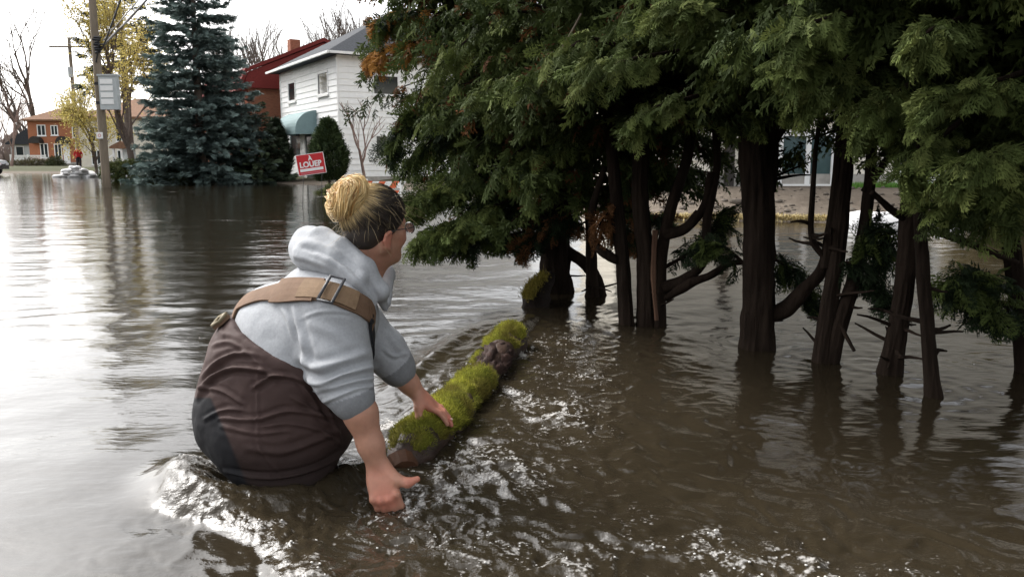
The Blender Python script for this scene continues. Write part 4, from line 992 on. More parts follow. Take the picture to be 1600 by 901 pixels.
extra_bough(T2, B2, 9, [(1035, 420, 4.95), (1075, 395, 5.0), (1110, 360, 5.0), (1130, 335, 5.0)], 42, .2, [DARKG, DARKG, MIDG])
extra_bough(T3, B3, 10, [(1190, 440, 4.4), (1150, 400, 4.5), (1120, 380, 4.5), (1095, 380, 4.5)], 26, .2, [DARKG, DARKG, MIDG])
extra_bough(T3, B3, 11, [(1195, 400, 4.4), (1220, 410, 4.45), (1250, 430, 4.45), (1270, 470, 4.45)], 34, .2, [DARKG, DARKG, MIDG])
extra_bough(T4, B4, 12, [(1330, 420, 4.0), (1350, 380, 3.95), (1370, 360, 3.95), (1385, 400, 3.95)], 44, .2, [DARKG, DARKG, MIDG])
extra_bough(T4, B4, 13, [(1300, 420, 4.0), (1330, 410, 3.95), (1360, 430, 3.95), (1395, 470, 3.95)], 30, .2, [DARKG, DARKG])
extra_bough(T7, B7, 14, [(1592, 470, 3.83), (1550, 440, 3.7), (1510, 430, 3.65), (1480, 450, 3.6)], 44, .2, [DARKG, MIDG])
extra_bough(T7, B7, 15, [(1592, 500, 3.83), (1560, 470, 3.7), (1530, 460, 3.65), (1550, 490, 3.6)], 30, .2, [DARKG, MIDG])
extra_bough(T7, B7, 16, [(1590, 330, 3.8), (1560, 310, 3.4), (1520, 300, 3.2), (1480, 310, 3.1)], 50, .22, LT)
extra_bough(T7, B7, 17, [(1600, 290, 3.7), (1580, 280, 3.3), (1560, 300, 3.1), (1560, 340, 3.0)], 40, .22, LT)
for j, ln in enumerate(([(1330, 20, 3.4), (1290, 30, 3.2), (1265, 38, 3.1), (1245, 52, 3.05)], [(1500, 30, 3.2), (1470, 40, 3.0), (1450, 50, 2.9), (1425, 80, 2.85)],
                        [(1330, 90, 3.5), (1280, 90, 3.3), (1250, 95, 3.2), (1222, 102, 3.15)], [(1610, 110, 3.2), (1560, 125, 3.0), (1500, 140, 2.9), (1440, 160, 2.9)],
                        [(960, 70, 4.3), (920, 60, 4.2), (890, 75, 4.1), (860, 95, 4.05)], [(1060, 80, 4.0), (1000, 90, 3.9), (960, 100, 3.85), (910, 110, 3.8)],
                        [(1150, 20, 4.0), (1100, 15, 3.8), (1060, 15, 3.7), (1020, 25, 3.7)], [(1440, 120, 3.5), (1400, 145, 3.4), (1370, 165, 3.3), (1345, 195, 3.3)],
                        [(1340, 120, 3.7), (1300, 128, 3.6), (1270, 145, 3.5), (1245, 170, 3.5)], [(860, 130, 5.0), (820, 120, 4.9), (780, 130, 4.8), (740, 150, 4.7)],
                        [(1090, 150, 4.2), (1050, 160, 4.1), (1010, 175, 4.0), (980, 210, 4.0)], [(1600, 230, 3.2), (1570, 235, 3.1), (1530, 250, 3.0), (1490, 270, 3.0)],
                        [(1500, 190, 3.4), (1470, 215, 3.3), (1440, 240, 3.2), (1425, 265, 3.2)], [(790, 40, 5.3), (750, 50, 5.1), (710, 80, 5.0), (680, 110, 5.0)])):
    tr = ((T4, B4), (T6, B6), (T4, B4), (T7, B7), (T2, B2), (T2, B2), (T3, B3), (T5, B5), (T4, B4), (T1, B1), (T2, B2), (T7, B7), (T6, B6), (T1, B1))[j]
    ln = [(a, b, c * (.9 if c < 4.6 else .95)) for a, b, c in ln]
    extra_bough(tr[0], tr[1], 30 + j, ln, 26, .185, [MIDG * .8, MIDG, MIDG * .6 + YELG * .4, YELG * .8], roll=.45, name='bright_bough', spread=.6, droop=.35)
# a bare snapped twig and a dangling bark strip
q = MB(); q.tube(spline([P(908, 22, 4.1) - B2, P(890, 55, 4.1) - B2, P(866, 95, 4.1) - B2], 8), .006, 5); q.build('bare_twig', M['wood_grey'], T2)
q = MB(); q.tube(spline([P(1024, 360, 4.84) - B2, P(1021, 430, 4.82) - B2, P(1026, 500, 4.84) - B2], 12), np.linspace(.02, .012, 12), 6, rough=.3, seed=4); q.build('bark_strip', mat('red_bark', (.075, .042, .028), .9, .1, .4, 9, stretch=(1, 1, .2)), T2)

# --- conifers and shrubs
def needle(n=5):
    return [(np.array([(0, -.09, 0), (.5, -.13, .02), (1, 0, -.05), (.5, .13, .02)]), np.array([(0, 1, 2, 3)]), np.array((0, .5, 1, .5)))]
def conifer(name, label, loc, H, rad, seed, col1, col2, nwhorl=34, per=13, zlow=.0, power=.85, bare=.0, dens=1.0, droop=.28, twl=.42, group=None):
    rng = np.random.default_rng(seed); t = thing(name, label, 'tree', loc, 0, group)
    q = MB(); q.tube([(0, 0, -.7), (0, 0, H * .5), (0, 0, H * .97)], [.02 * H, .012 * H, .01], 10, rough=.1); q.build('trunk', barkg, t)
    bq = MB(); pos, d, sz, tn = [], [], [], []
    for wv in range(nwhorl):
        u = (wv + rng.random() * .5) / nwhorl; zz0 = zlow + (H - zlow) * u; L = rad * (1 - u) ** power
        for b in range(max(4, int(per * (1 - .55 * u)))):
            a = rng.random() * 2 * PI; zz = zz0 + rng.normal(0, 1.0) * (H - zlow) / nwhorl; l = L * rng.uniform(.72, 1.15) + .08; h = np.array((math.cos(a), math.sin(a), 0)); s_ = np.array((-h[1], h[0], 0))
            lift = .35 * u - .02; n = 6; uu = np.linspace(0, 1, n)
            line = np.array((0, 0, zz)) + h * l * uu[:, None] + np.array((0, 0, 1)) * (l * (lift * uu - droop * uu ** 1.5 + .14 * uu ** 4))[:, None]
            if bare: bq.tube(line, np.linspace(.03, .008, n), 4, cap=False)
            m = int((8 + 20 * l / rad) * dens); k = bare + (1.03 - bare) * rng.random(m) ** .62
            p = np.array((0, 0, zz)) + h * l * k[:, None] + np.array((0, 0, 1)) * (l * (lift * k - droop * k ** 1.5 + .14 * k ** 4))[:, None]
            sg = np.where(rng.random(m) < .5, -1, 1); w_ = rng.uniform(.3, 1.0, m) * sg
            pos.append(p); d.append(h * .8 + s_ * w_[:, None] + np.array((0, 0, -1)) * rng.uniform(-.12, .5, m)[:, None]); sz.append(rng.uniform(.6, 1.2, m) * twl * (.55 + .45 * (1 - u)))
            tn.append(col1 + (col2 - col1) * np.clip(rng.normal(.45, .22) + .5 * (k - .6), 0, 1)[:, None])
    if bq.n: bq.build('branches', barkg, t)
    pos = np.concatenate(pos); d = np.concatenate(d); sz = np.concatenate(sz); tn = np.concatenate(tn)
    tw = []
    for s_ in range(3):
        r2 = np.random.default_rng(s_); V = []; F = []
        for i in range(7):
            u0 = .1 + .8 * i / 7 if i else 0; sg = 1 if i % 2 else -1; a = 0 if i == 0 else sg * R(40); l = 1.0 if i == 0 else (.55 * (1 - u0) + .18); ww = .07 if i == 0 else .085
            c = np.array((u0, 0)); dd = np.array((math.cos(a), math.sin(a))); tt = np.array((-dd[1], dd[0])); m_ = c + dd * l * .5; e = c + dd * l; b_ = len(V)
            c2 = c + dd * l * .12; V += [(*(c2 - tt * ww), r2.normal(0, .03)), (*e, r2.normal(0, .05)), (*(c2 + tt * ww), r2.normal(0, .03))]; F.append((b_, b_ + 1, b_ + 2))
        V = np.array(V); tw.append((V, np.array(F), V[:, 0]))
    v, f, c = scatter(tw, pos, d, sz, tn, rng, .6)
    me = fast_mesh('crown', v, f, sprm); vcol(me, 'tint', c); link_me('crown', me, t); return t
sp0 = AY(318, 288, 35)
conifer('spruce_tree', 'big blue-green spruce standing right of the street, boughs down to the water', (sp0[0], 35, .1), 10.6, 2.5, 5, np.array((.085, .12, .112)), np.array((.165, .22, .20)), 56, 17, .05, .58, 0, 2.0, .24, .42)
conifer('spruce_tree', 'lower dark spruce growing against the right flank of the big blue spruce', (AY(405, 288, 36)[0], 36, .1), 3.3, 1.7, 6, np.array((.018, .03, .022)), np.array((.07, .095, .05)), 16, 14, .0, .6, 0, 1.5, .25, .34)
conifer('pine_tree', 'tall open dark conifer rising behind the yellow-leaved tree', (AY(205, 255, 56)[0], 56, .3), 15.5, 2.6, 8, np.array((.03, .045, .03)), np.array((.07, .09, .05)), 30, 7, 6.0, .5, .25, .7, .1, .75)
def cone_shrub(label, loc, H, rad, seed, c1, c2, stemh=0., tip=1.0):
    rng = np.random.default_rng(seed); t = thing('cedar_shrub', label, 'shrub', loc)
    q = MB(); q.tube([(0, 0, -.7), (0, 0, stemh + .3), (0, 0, H * .8)], [.05, .045, .015], 8, rough=.1); q.build('trunk', barkg, t)
    n = 2600; u = rng.random(n); a = rng.random(n) * 2 * PI; lump = 1 + .13 * fb3(np.stack((np.cos(a) * 1.6, np.sin(a) * 1.6, u * 5), 1), seed, 2)
    pr = np.sin(np.clip(u * .93 + .07, 0, 1) ** .75 * PI) ** .7 * np.where(u > .5, (1 - (u - .5) * .55), 1)
    r = rad * pr * lump * rng.uniform(.55, 1.03, n) ** .5
    pos = np.stack((np.cos(a) * r, np.sin(a) * r, stemh + (H - stemh) * u ** tip), 1); d = np.stack((np.cos(a) * .4, np.sin(a) * .4, rng.uniform(.5, 1.4, n)), 1)
    tn = c1 + (c2 - c1) * np.clip(rng.normal(.5, .25, n), 0, 1)[:, None]
    v, f, c = scatter([(V, F, T) for V, F, T in SPRAYS[:2]], pos, d, rng.uniform(.16, .3, n), tn, rng, 1.0)
    me = fast_mesh('crown', v, f, shrm); vcol(me, 'tint', c); link_me('crown', me, t)
cone_shrub('dark upright cedar shrub between the spruce and the white house', (AY(434, 285, 37)[0], 37, .1), 2.6, .62, 3, np.array((.012, .02, .012)), np.array((.04, .055, .028)))
cone_shrub('rounded green cedar shrub on a bare stem beside the rental sign', (AY(515, 285, 28.5)[0], 28.5, .0), 2.25, .58, 4, np.array((.018, .035, .014)), np.array((.06, .085, .03)), .25)
def bush(name, label, c, sx, sy, h, seed, c1, c2, n=2200, size=.22, m=None, cat='shrub'):
    rng = np.random.default_rng(seed); t = thing(name, label, cat, c); q = MB()
    for k in range(9):
        a = rng.random() * 2 * PI; e = np.array((math.cos(a) * sx * .6, math.sin(a) * sy * .6, h * rng.uniform(.5, .85))); q.tube([(0, 0, -.3), e * .5 + np.array((0, 0, .1)), e], [.02, .014, .006], 5)
    q.build('stems', barkg, t)
    g = rng.normal(0, 1, (n, 3)); g /= np.linalg.norm(g, axis=1)[:, None]; g[:, 2] = np.abs(g[:, 2]); rr = rng.uniform(.4, 1.0, n) ** .45 * (1 + .3 * fb3(g * 1.8, seed, 3))
    pos = g * rr[:, None] * np.array((sx, sy, h)); d = g + rng.normal(0, .5, g.shape)
    tn = c1 + (c2 - c1) * np.clip(rng.normal(.45, .25, n) + .3 * (g[:, 2] - .5) * 0, 0, 1)[:, None]
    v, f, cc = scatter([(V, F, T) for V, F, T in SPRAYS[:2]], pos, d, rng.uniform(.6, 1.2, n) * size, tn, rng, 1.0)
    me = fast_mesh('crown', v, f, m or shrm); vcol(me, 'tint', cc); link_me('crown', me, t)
G1, G2 = np.array((.03, .045, .015)), np.array((.11, .12, .03))
bush('green_shrub', 'low green and yellowish shrub at the water right of the utility pole', (AY(200, 285, 36)[0], 36, .05), 1.0, .8, .95, 11, G1, G2)
bush('green_shrub', 'dark low shrub spreading at the foot of the big blue spruce', (AY(255, 288, 34)[0], 34.2, .0), 1.1, .7, .6, 12, G1 * .6, G2 * .45)
bush('green_shrub', 'small round shrub by the far porch railing', (AY(87, 262, 84)[0], 84, .4), .9, .8, 1.0, 13, G1 * .8, G2 * .5, 900)
bush('low_hedge', 'low brownish hedge in front of the far porch', (AY(55, 262, 86)[0], 85.5, .3), 3.2, .6, .7, 14, np.array((.07, .055, .03)), np.array((.14, .13, .06)), 1400, .3, cat='hedge')
bush('dry_shrub', 'yellow-brown tangled shrub on the right bank behind the near cedars', (7.4, 12.4, .1), .75, .5, 1.0, 15, np.array((.10, .075, .03)), np.array((.26, .21, .08)), 1500, .16)
bush('dry_shrub', 'green and straw coloured weeds on the bank at the far right', (8.6, 12.6, .1), .9, .6, .9, 16, np.array((.07, .08, .03)), np.array((.2, .2, .07)), 1500, .16)
bush('green_shrub', 'grassy clump in the water beside the stem of the round shrub', (AY(525, 300, 25)[0], 25, -.05), .55, .4, .22, 17, G1, G2, 500, .16)

# --- leafless and budding trees
def branch_tree(seed, H, r0, levels=5, spread=.5, forks=3, trunk=.25, up=.35, lean=0, minr=.006, shrink=.68):
    """skeleton of a bare tree: two bmesh-like builders (trunk, branches) and the twig tips"""
    rng = np.random.default_rng(seed); tq, bq, tips = MB(), MB(), []
    def grow(p, d, L, r, lev):
        n = 4 if lev < 3 else 3; pts = [p]; dd = d.copy()
        for i in range(n):
            dd = dd + rng.normal(0, .11, 3) + np.array((0, 0, up * .12)); dd /= np.linalg.norm(dd); pts.append(pts[-1] + dd * L / n)
        (tq if lev == 0 else bq).tube(pts, np.linspace(r, max(minr, r * .62), n + 1), 8 if lev == 0 else (5 if lev < 3 else 3), cap=False)
        if lev >= levels: tips.append((np.array(pts[-1]), dd)); return
        if lev >= levels - 1: tips.append((np.array(pts[-2]), dd))
        for k in range(forks if lev else forks + 1):
            s_ = pts[-1] if k == 0 else pts[rng.integers(max(1, n - 2), n + 1)]
            a = rng.random() * 2 * PI; x = np.cross(dd, (.3, .2, 1)); x /= np.linalg.norm(x); y = np.cross(dd, x)
            sp_ = spread * rng.uniform(.35, 1.25); nd = dd * math.cos(sp_) + (x * math.cos(a) + y * math.sin(a)) * math.sin(sp_) + np.array((0, 0, up * .2))
            grow(s_, nd / np.linalg.norm(nd), L * shrink * rng.uniform(.75, 1.2), max(minr, r * (.62 if k == 0 else .5)), lev + 1)
    grow(np.array((0., 0, -.6)), np.array((lean, 0, 1.)), H * trunk + .6, r0, 0); return tq, bq, tips
def bare(label, loc, H, seed, m=None, rotz=0, group='leafless trees behind the houses', **k):
    t = thing('bare_tree', label, 'tree', loc, rotz, group); tq, bq, tips = branch_tree(seed, H, H * .018, **k)
    tq.build('trunk', m or barkg, t); bq.build('branches', m or barkg, t); return t, tips
tA, _ = bare('tall bare grey tree behind the far brick house, its trunk forking low', (AY(68, 250, 102)[0], 102, .5), 21, 4, levels=5, spread=.42, forks=3, trunk=.28, shrink=.72)
tB, _ = bare('leaning bare tree left of the far brick house roof', (AY(52, 250, 106)[0], 106, .5), 19, 9, levels=5, spread=.5, forks=3, trunk=.22, lean=-.25, shrink=.74)
tC, _ = bare('slim pinkish bare tree in front of the small grey house', (AY(18, 262, 80)[0], 80, .4), 8.5, 12, m=barkp, levels=5, spread=.45, forks=3, trunk=.3, up=.6)
bsrc, _ = bare('bare thicket tree rising above the ridge of the red roof', (AY(445, 250, 78)[0], 78, .5), 15, 31, m=barkg, levels=5, spread=.38, forks=3, trunk=.24, up=.6, shrink=.74)
for i, (px, Y, s_, rz, lab) in enumerate(((395, 74, 1.0, 1, 'bare tree just right of the blue spruce top'), (420, 84, 1.15, 2.2, 'bare tree behind the left end of the red roof'),
        (480, 80, 1.1, 3.4, 'bare tree above the middle of the red roof'), (515, 88, 1.3, 4.1, 'bare tree behind the grey roof edge'), (545, 82, 1.25, 5.2, 'bare tree above the white house roof'),
        (575, 86, 1.3, .4, 'bare tree next to the browned cedar edge'), (370, 92, 1.1, 5.8, 'thin bare tree behind the spruce shoulder'), (130, 112, .9, 2.9, 'bare tree between the two utility poles'))):
    dup(bsrc, (AY(px, 250, Y)[0], Y, .5), rz, s_, lab)
for i, (px, Y, s_, rz, lab) in enumerate(((-25, 95, 1.2, 1.1, 'bare pinkish tree at the left photo edge'), (2, 108, 1.3, 2.5, 'hazy bare pinkish tree behind the grey house'), (40, 118, 1.1, 4, 'bare pinkish tree between the grey house and brick house'))):
    dup(tC, (AY(px, 250, Y)[0], Y, .5), rz, s_, lab)
sap, _ = bare('slim leafless sapling in front of the white house side wall', (AY(568, 285, 29)[0], 29, .0), 3.9, 17, m=barkp, group=None, levels=3, spread=.5, forks=3, trunk=.36, up=.9, minr=.008, shrink=.62)
def leafy(label, loc, H, seed, c1, c2, per, size, cat='tree', r=.016, rot_=0, **k):
    t = thing('budding_tree', label, cat, loc, rot_); tq, bq, tips = branch_tree(seed, H, H * r, **k); tq.build('trunk', barkg, t); bq.build('branches', barkg, t)
    rng = np.random.default_rng(seed); p = np.repeat(np.array([a for a, b in tips]), per, 0); p = p + rng.normal(0, .32, p.shape); d = rng.normal(0, 1, p.shape) + np.array((0, 0, -.6))
    lf = [(np.array([(0, -.1, 0), (.45, -.33, .05), (1, 0, -.08), (.45, .33, .05)]), np.array([(0, 1, 2, 3)]), np.array((0, .5, 1, .5)))]
    tn = c1 + (c2 - c1) * rng.random((len(p), 1)); v, f, c = scatter(lf, p, d, rng.uniform(.5, 1.2, len(p)) * size, tn, rng, 1)
    me = fast_mesh('crown', v, f, yelm); vcol(me, 'tint', c); link_me('crown', me, t)
Yc1, Yc2 = np.array((.34, .28, .07)), np.array((.60, .50, .17))
leafy('tall tree with fresh yellow leaves behind the utility pole cabinet', (AY(210, 255, 47)[0], 47, .3), 13.5, 41, Yc1, Yc2, 24, .13, levels=5, spread=.42, forks=3, trunk=.22, up=.5, shrink=.7)
leafy('slighter tree with yellow leaves in front of the pale house', (AY(150, 258, 62)[0], 62, .3), 9.0, 43, Yc1, Yc2, 14, .15, levels=5, spread=.6, forks=3, trunk=.2, up=.2, shrink=.72)
# low wood closing the view at the horizon
rng = np.random.default_rng(77); n = 9000
wx = rng.uniform(-170, 190, n); wyy_ = rng.uniform(150, 190, n); hh = rng.random(n) ** 1.3 * (7 + 3 * vn3(np.stack((wx * .06, wx * 0, wx * 0), 1), 4))
v, f, c = scatter([needle()[0]], np.stack((wx, wyy_, hh), 1), rng.normal(0, .4, (n, 3)) + np.array((0, 0, 1.)), rng.uniform(1.5, 3.5, n), np.array((.22, .17, .15)) * rng.uniform(.7, 1.2, (n, 1)), rng, 1)
me = fast_mesh('distant_wood', v, f, sprm); vcol(me, 'tint', c); struct(link_me('distant_wood', me), 'stuff')
# ================================================================ SMOOTH SOLIDS: distance fields meshed by surface nets
class Field:
    def __init__(s, lo, hi, h):
        s.lo = np.array(lo, float); s.h = h; s.n = np.ceil((np.array(hi) - s.lo) / h).astype(int) + 1
        s.F = np.full(s.n, .12, np.float32)
    def _box(s, lo, hi, m):
        a = np.clip(np.floor((np.array(lo) - m - s.lo) / s.h).astype(int), 0, s.n - 1); b = np.clip(np.ceil((np.array(hi) + m - s.lo) / s.h).astype(int) + 1, 1, s.n)
        sl = tuple(slice(a[i], max(b[i], a[i] + 1)) for i in range(3))
        ax = [(s.lo[i] + s.h * np.arange(sl[i].start, sl[i].stop)).astype(np.float32) for i in range(3)]
        return sl, ax[0][:, None, None], ax[1][None, :, None], ax[2][None, None, :]
    def _merge(s, sl, d, k):
        a = s.F[sl]
        if k > 0:
            hh = np.clip(.5 + .5 * (a - d) / k, 0, 1); s.F[sl] = a * (1 - hh) + d * hh - k * hh * (1 - hh)
        else: s.F[sl] = np.minimum(a, d)
    def cap(s, a, ra, b, rb, k=.02):
        a = np.array(a, float); b = np.array(b, float); r = max(ra, rb)
        sl, x, y, z_ = s._box(np.minimum(a, b) - r, np.maximum(a, b) + r, .05); d = b - a; L2 = d.dot(d) + 1e-12
        t = np.clip(((x - a[0]) * d[0] + (y - a[1]) * d[1] + (z_ - a[2]) * d[2]) / L2, 0, 1)
        q = np.sqrt((x - a[0] - t * d[0]) ** 2 + (y - a[1] - t * d[1]) ** 2 + (z_ - a[2] - t * d[2]) ** 2) - (ra + (rb - ra) * t)
        s._merge(sl, q, k); return s
    def chain(s, pts, k=.02):
        for p, q in zip(pts[:-1], pts[1:]): s.cap(p[0], p[1], q[0], q[1], k)
        return s
    def ell(s, c, rad, ax=None, k=.02):
        c = np.array(c, float); rad = np.array(rad, float); ax = np.eye(3) if ax is None else np.array(ax); e = np.sqrt(((ax * rad[:, None]) ** 2).sum(0))
        sl, x, y, z_ = s._box(c - e, c + e, .05); dx, dy, dz = x - c[0], y - c[1], z_ - c[2]
        u = [(dx * ax[i][0] + dy * ax[i][1] + dz * ax[i][2]) for i in range(3)]
        k0 = np.sqrt(sum((u[i] / rad[i]) ** 2 for i in range(3))); k1 = np.sqrt(sum((u[i] / rad[i] ** 2) ** 2 for i in range(3))) + 1e-9
        s._merge(sl, k0 * (k0 - 1) / k1, k); return s
    def cut(s, p, n, k=0):
        n = np.array(n, float); n /= np.linalg.norm(n)
        _, x, y, z_ = s._box(s.lo, s.lo + s.h * s.n, 0)
        s.F = np.maximum(s.F, ((x - p[0]) * n[0] + (y - p[1]) * n[1] + (z_ - p[2]) * n[2]).astype(np.float32)); return s
    def mesh(s):
        F = s.F; neg = F < 0; c = np.zeros(s.n - 1, np.int8)
        for dx in (0, 1):
            for dy in (0, 1):
                for dz in (0, 1): c += neg[dx:s.n[0] - 1 + dx, dy:s.n[1] - 1 + dy, dz:s.n[2] - 1 + dz]
        act = (c > 0) & (c < 8); ids = np.full(act.shape, -1, np.int64); I = np.argwhere(act); ids[act] = np.arange(len(I))
        V = np.zeros((len(I), 3)); W = np.zeros(len(I))
        cor = [(dx, dy, dz) for dx in (0, 1) for dy in (0, 1) for dz in (0, 1)]
        val = {q: F[I[:, 0] + q[0], I[:, 1] + q[1], I[:, 2] + q[2]] for q in cor}
        for q in cor:
            for ax in range(3):
                if q[ax] == 0:
                    r = list(q); r[ax] = 1; r = tuple(r); a, b = val[q], val[r]; m = (a < 0) != (b < 0); t = np.where(m, a / np.where(m, a - b, 1), 0)
                    p = np.array(q, float)[None] + np.zeros((len(I), 1)); p[:, ax] += t; V += p * m[:, None]; W += m
        V = (I + V / W[:, None]) * s.h + s.lo; faces = []
        for ax in range(3):
            o1, o2 = [(1, 2), (2, 0), (0, 1)][ax]
            a = np.take(neg, range(0, s.n[ax] - 1), ax); b = np.take(neg, range(1, s.n[ax]), ax); m = a != b
            J = np.argwhere(m); J = J[(J[:, o1] > 0) & (J[:, o2] > 0) & (J[:, o1] < s.n[o1] - 1) & (J[:, o2] < s.n[o2] - 1)]
            inside = neg[J[:, 0], J[:, 1], J[:, 2]]; e1 = np.eye(3, dtype=int)[o1]; e2 = np.eye(3, dtype=int)[o2]
            g = lambda K: ids[K[:, 0], K[:, 1], K[:, 2]]
            q = np.stack((g(J - e1 - e2), g(J - e2), g(J), g(J - e1)), 1); q = np.where(inside[:, None], q, q[:, ::-1]); faces.append(q)
        f = np.concatenate(faces); f = f[(f >= 0).all(1)]; return V, f
def relax(v, f, it=2, lam=.5):
    e = np.concatenate([f[:, [i, (i + 1) % 4]] for i in range(4)])
    for _ in range(it):
        acc = np.zeros_like(v); cnt = np.zeros(len(v))
        for c in range(3): acc[:, c] = np.bincount(e[:, 0], v[e[:, 1], c], len(v)) + np.bincount(e[:, 1], v[e[:, 0], c], len(v))
        cnt = np.bincount(e[:, 0], minlength=len(v)) + np.bincount(e[:, 1], minlength=len(v))
        v = v * (1 - lam) + lam * acc / np.maximum(cnt, 1)[:, None]
    return v
def normals(v, f):
    n = np.cross(v[f[:, 2]] - v[f[:, 0]], v[f[:, 3]] - v[f[:, 1]]); out = np.zeros_like(v)
    for c in range(3):
        for i in range(4): out[:, c] += np.bincount(f[:, i], n[:, c], len(v))
    return out / (np.linalg.norm(out, axis=1)[:, None] + 1e-12)
def sight(v):
    """where a point lies seen from the photographer's spot: picture coordinates (1600 wide) and distance"""
    q = np.asarray(v) - (0, 0, CAMZ); d = q[..., 1] * _cp - q[..., 2] * _sp; u = q[..., 1] * _sp + q[..., 2] * _cp
    return q[..., 0] / d * FPX + 800, 450.5 - u / d * FPX, d
def folds(v, f, lines, weight=1.0):
    """press cloth folds into a surface: each line = (points, height m, width m), running over the side that faces the photographer"""
    n = normals(v, f); px, py, d = sight(v); view = v - (0, 0, CAMZ); view /= np.linalg.norm(view, axis=1)[:, None]; face = sstep(-.05, .35, -(n * view).sum(1)); off = np.zeros(len(v))
    for pts, A, w_ in lines:
        c = spline(np.array(pts, float), 20); q, t = segdist(px, py, c); q = q * d / FPX; taper = np.sin(np.clip(t, .0, 1) * PI) ** .5 * .8 + .2
        off += A * taper * (np.exp(-(q / w_) ** 2) - .55 * np.exp(-((q - 2.0 * w_) / w_) ** 2))
    return v + n * (off * face * weight)[:, None]

# ================================================================ THE WOMAN IN WADERS
pel = P(418, 640, 2.60); neck = P(552, 432, 2.58); axb = (neck - pel) / np.linalg.norm(neck - pel)
bl = np.array((-.40, .915, 0)); bl /= np.linalg.norm(bl); bf = np.cross(bl, axb); bf /= np.linalg.norm(bf); bl = np.cross(axb, bf)
TORSO = np.stack((bf, bl, axb))
base_p = np.array((pel[0] + .05, pel[1], -.62))
WOMAN = thing('person', 'woman with blonde bun, grey hoodie and brown chest waders bending over the mossy log', 'person', base_p)
Rsh, Lsh = P(528, 492, 2.43), P(505, 470, 2.74)
Rel, Rwr = P(549, 608, 2.36), P(590, 727, 2.385)
Lel, Lwr = P(612, 566, 2.82), P(650, 612, 2.87)
# head frame
ha = R(45); hf = np.array((math.cos(ha), math.sin(ha), -.05)); hf /= np.linalg.norm(hf); hl = np.cross((0, 0, 1), hf); hl /= np.linalg.norm(hl); hu = np.cross(hf, hl)
roll_ = R(6); hl, hu = hl * math.cos(roll_) + hu * math.sin(roll_), hu * math.cos(roll_) - hl * math.sin(roll_)
Hc = P(588, 352, 2.56); HEAD = np.stack((hf, hl, hu))
HS = .97
def hp(f, l, u): return Hc + HS * (hf * f + hl * l + hu * u)

# ---- body: one continuous skin from head to feet, fingers included
Fb = Field((-1.25, 1.95, -.68), (-.12, 3.05, .95), .0045)
Fb.ell(hp(-.012, 0, .03), np.array((.098, .077, .09)) * HS, HEAD, .02)
Fb.ell(hp(.035, 0, -.035), np.array((.062, .060, .085)) * HS, HEAD, .02)
Fb.cap(hp(.076, -.01, -.103), .019, hp(.076, .01, -.103), .019, .02)
Fb.ell(hp(.022, 0, -.095), (.058, .05, .036), HEAD, .025)
for s_ in (-1, 1):
    Fb.cap(hp(.066, s_ * .034, -.036), .027, hp(.055, s_ * .045, -.02), .025, .02)
    Fb.cap(hp(-.005, s_ * .054, -.062), .026, hp(.066, s_ * .016, -.1), .02, .02)
    Fb.cap(hp(.08, s_ * .008, .018), .012, hp(.066, s_ * .05, .02), .012, .015)
    # ear: rim, bowl and lobe
    Fb.ell(hp(-.008, s_ * .079, -.036), (.019, .0075, .031), np.stack((hf * .94 + hl * -s_ * .34, hl * .94 + hf * s_ * .34, hu)), .008)
    Fb.chain([(hp(.006, s_ * .080, -.024), .004), (hp(-.004, s_ * .085, -.008), .0048), (hp(-.022, s_ * .088, -.016), .0048), (hp(-.026, s_ * .086, -.036), .0045), (hp(-.014, s_ * .083, -.058), .005), (hp(.002, s_ * .078, -.066), .006)], .006)
    Fb.cap(hp(.098, s_ * .013, -.031), .008, hp(.094, s_ * .014, -.03), .008, .008)
Fb.cap(hp(.09, 0, .012), .008, hp(.113, 0, -.026), .0115, .012)
Fb.cap(hp(.09, -.02, -.06), .007, hp(.09, .02, -.06), .007, .008); Fb.cap(hp(.088, -.017, -.074), .008, hp(.088, .017, -.074), .008, .008)
nb = neck + np.array((-.01, .01, -.03))
Fb.cap(hp(-.035, 0, -.05), .056, nb, .064, .03); Fb.cap(hp(.01, 0, -.10), .045, nb + bf * .03, .055, .03)
# torso, legs
Fb.cap(nb - axb * .05, .09, pel + axb * .1, .13, .05); Fb.ell(pel, (.15, .17, .15), TORSO, .05)
for s_ in (-1, 1):
    hip = pel + bl * s_ * .09 + np.array((0, 0, -.05)); kn = np.array((hip[0] + .12 * bf[0] + .06, hip[1] + .02 * s_, -.24)); an = np.array((kn[0] - .12, kn[1], -.54))
    Fb.cap(hip, .10, kn, .065, .04); Fb.cap(kn, .065, an, .045, .03); Fb.cap(an + np.array((-.02, 0, -.03)), .04, an + np.array((.17, .06, -.04)), .035, .03)
def arm(sh, el, wr, r):
    Fb.cap(nb - axb * .06, .07, sh, .062, .04); Fb.cap(sh, .06, el, r[0], .03)
    m_ = el + (wr - el) * .3; Fb.cap(el, r[0], m_, r[1], .03); Fb.cap(m_, r[1], el + (wr - el) * .72, r[2], .03); Fb.cap(el + (wr - el) * .72, r[2], wr, r[3], .02)
arm(Rsh, Rel + np.array((.004, .0, 0)), Rwr, (.036, .047, .038, .031)); arm(Lsh, Lel, Lwr, (.044, .043, .035, .029))
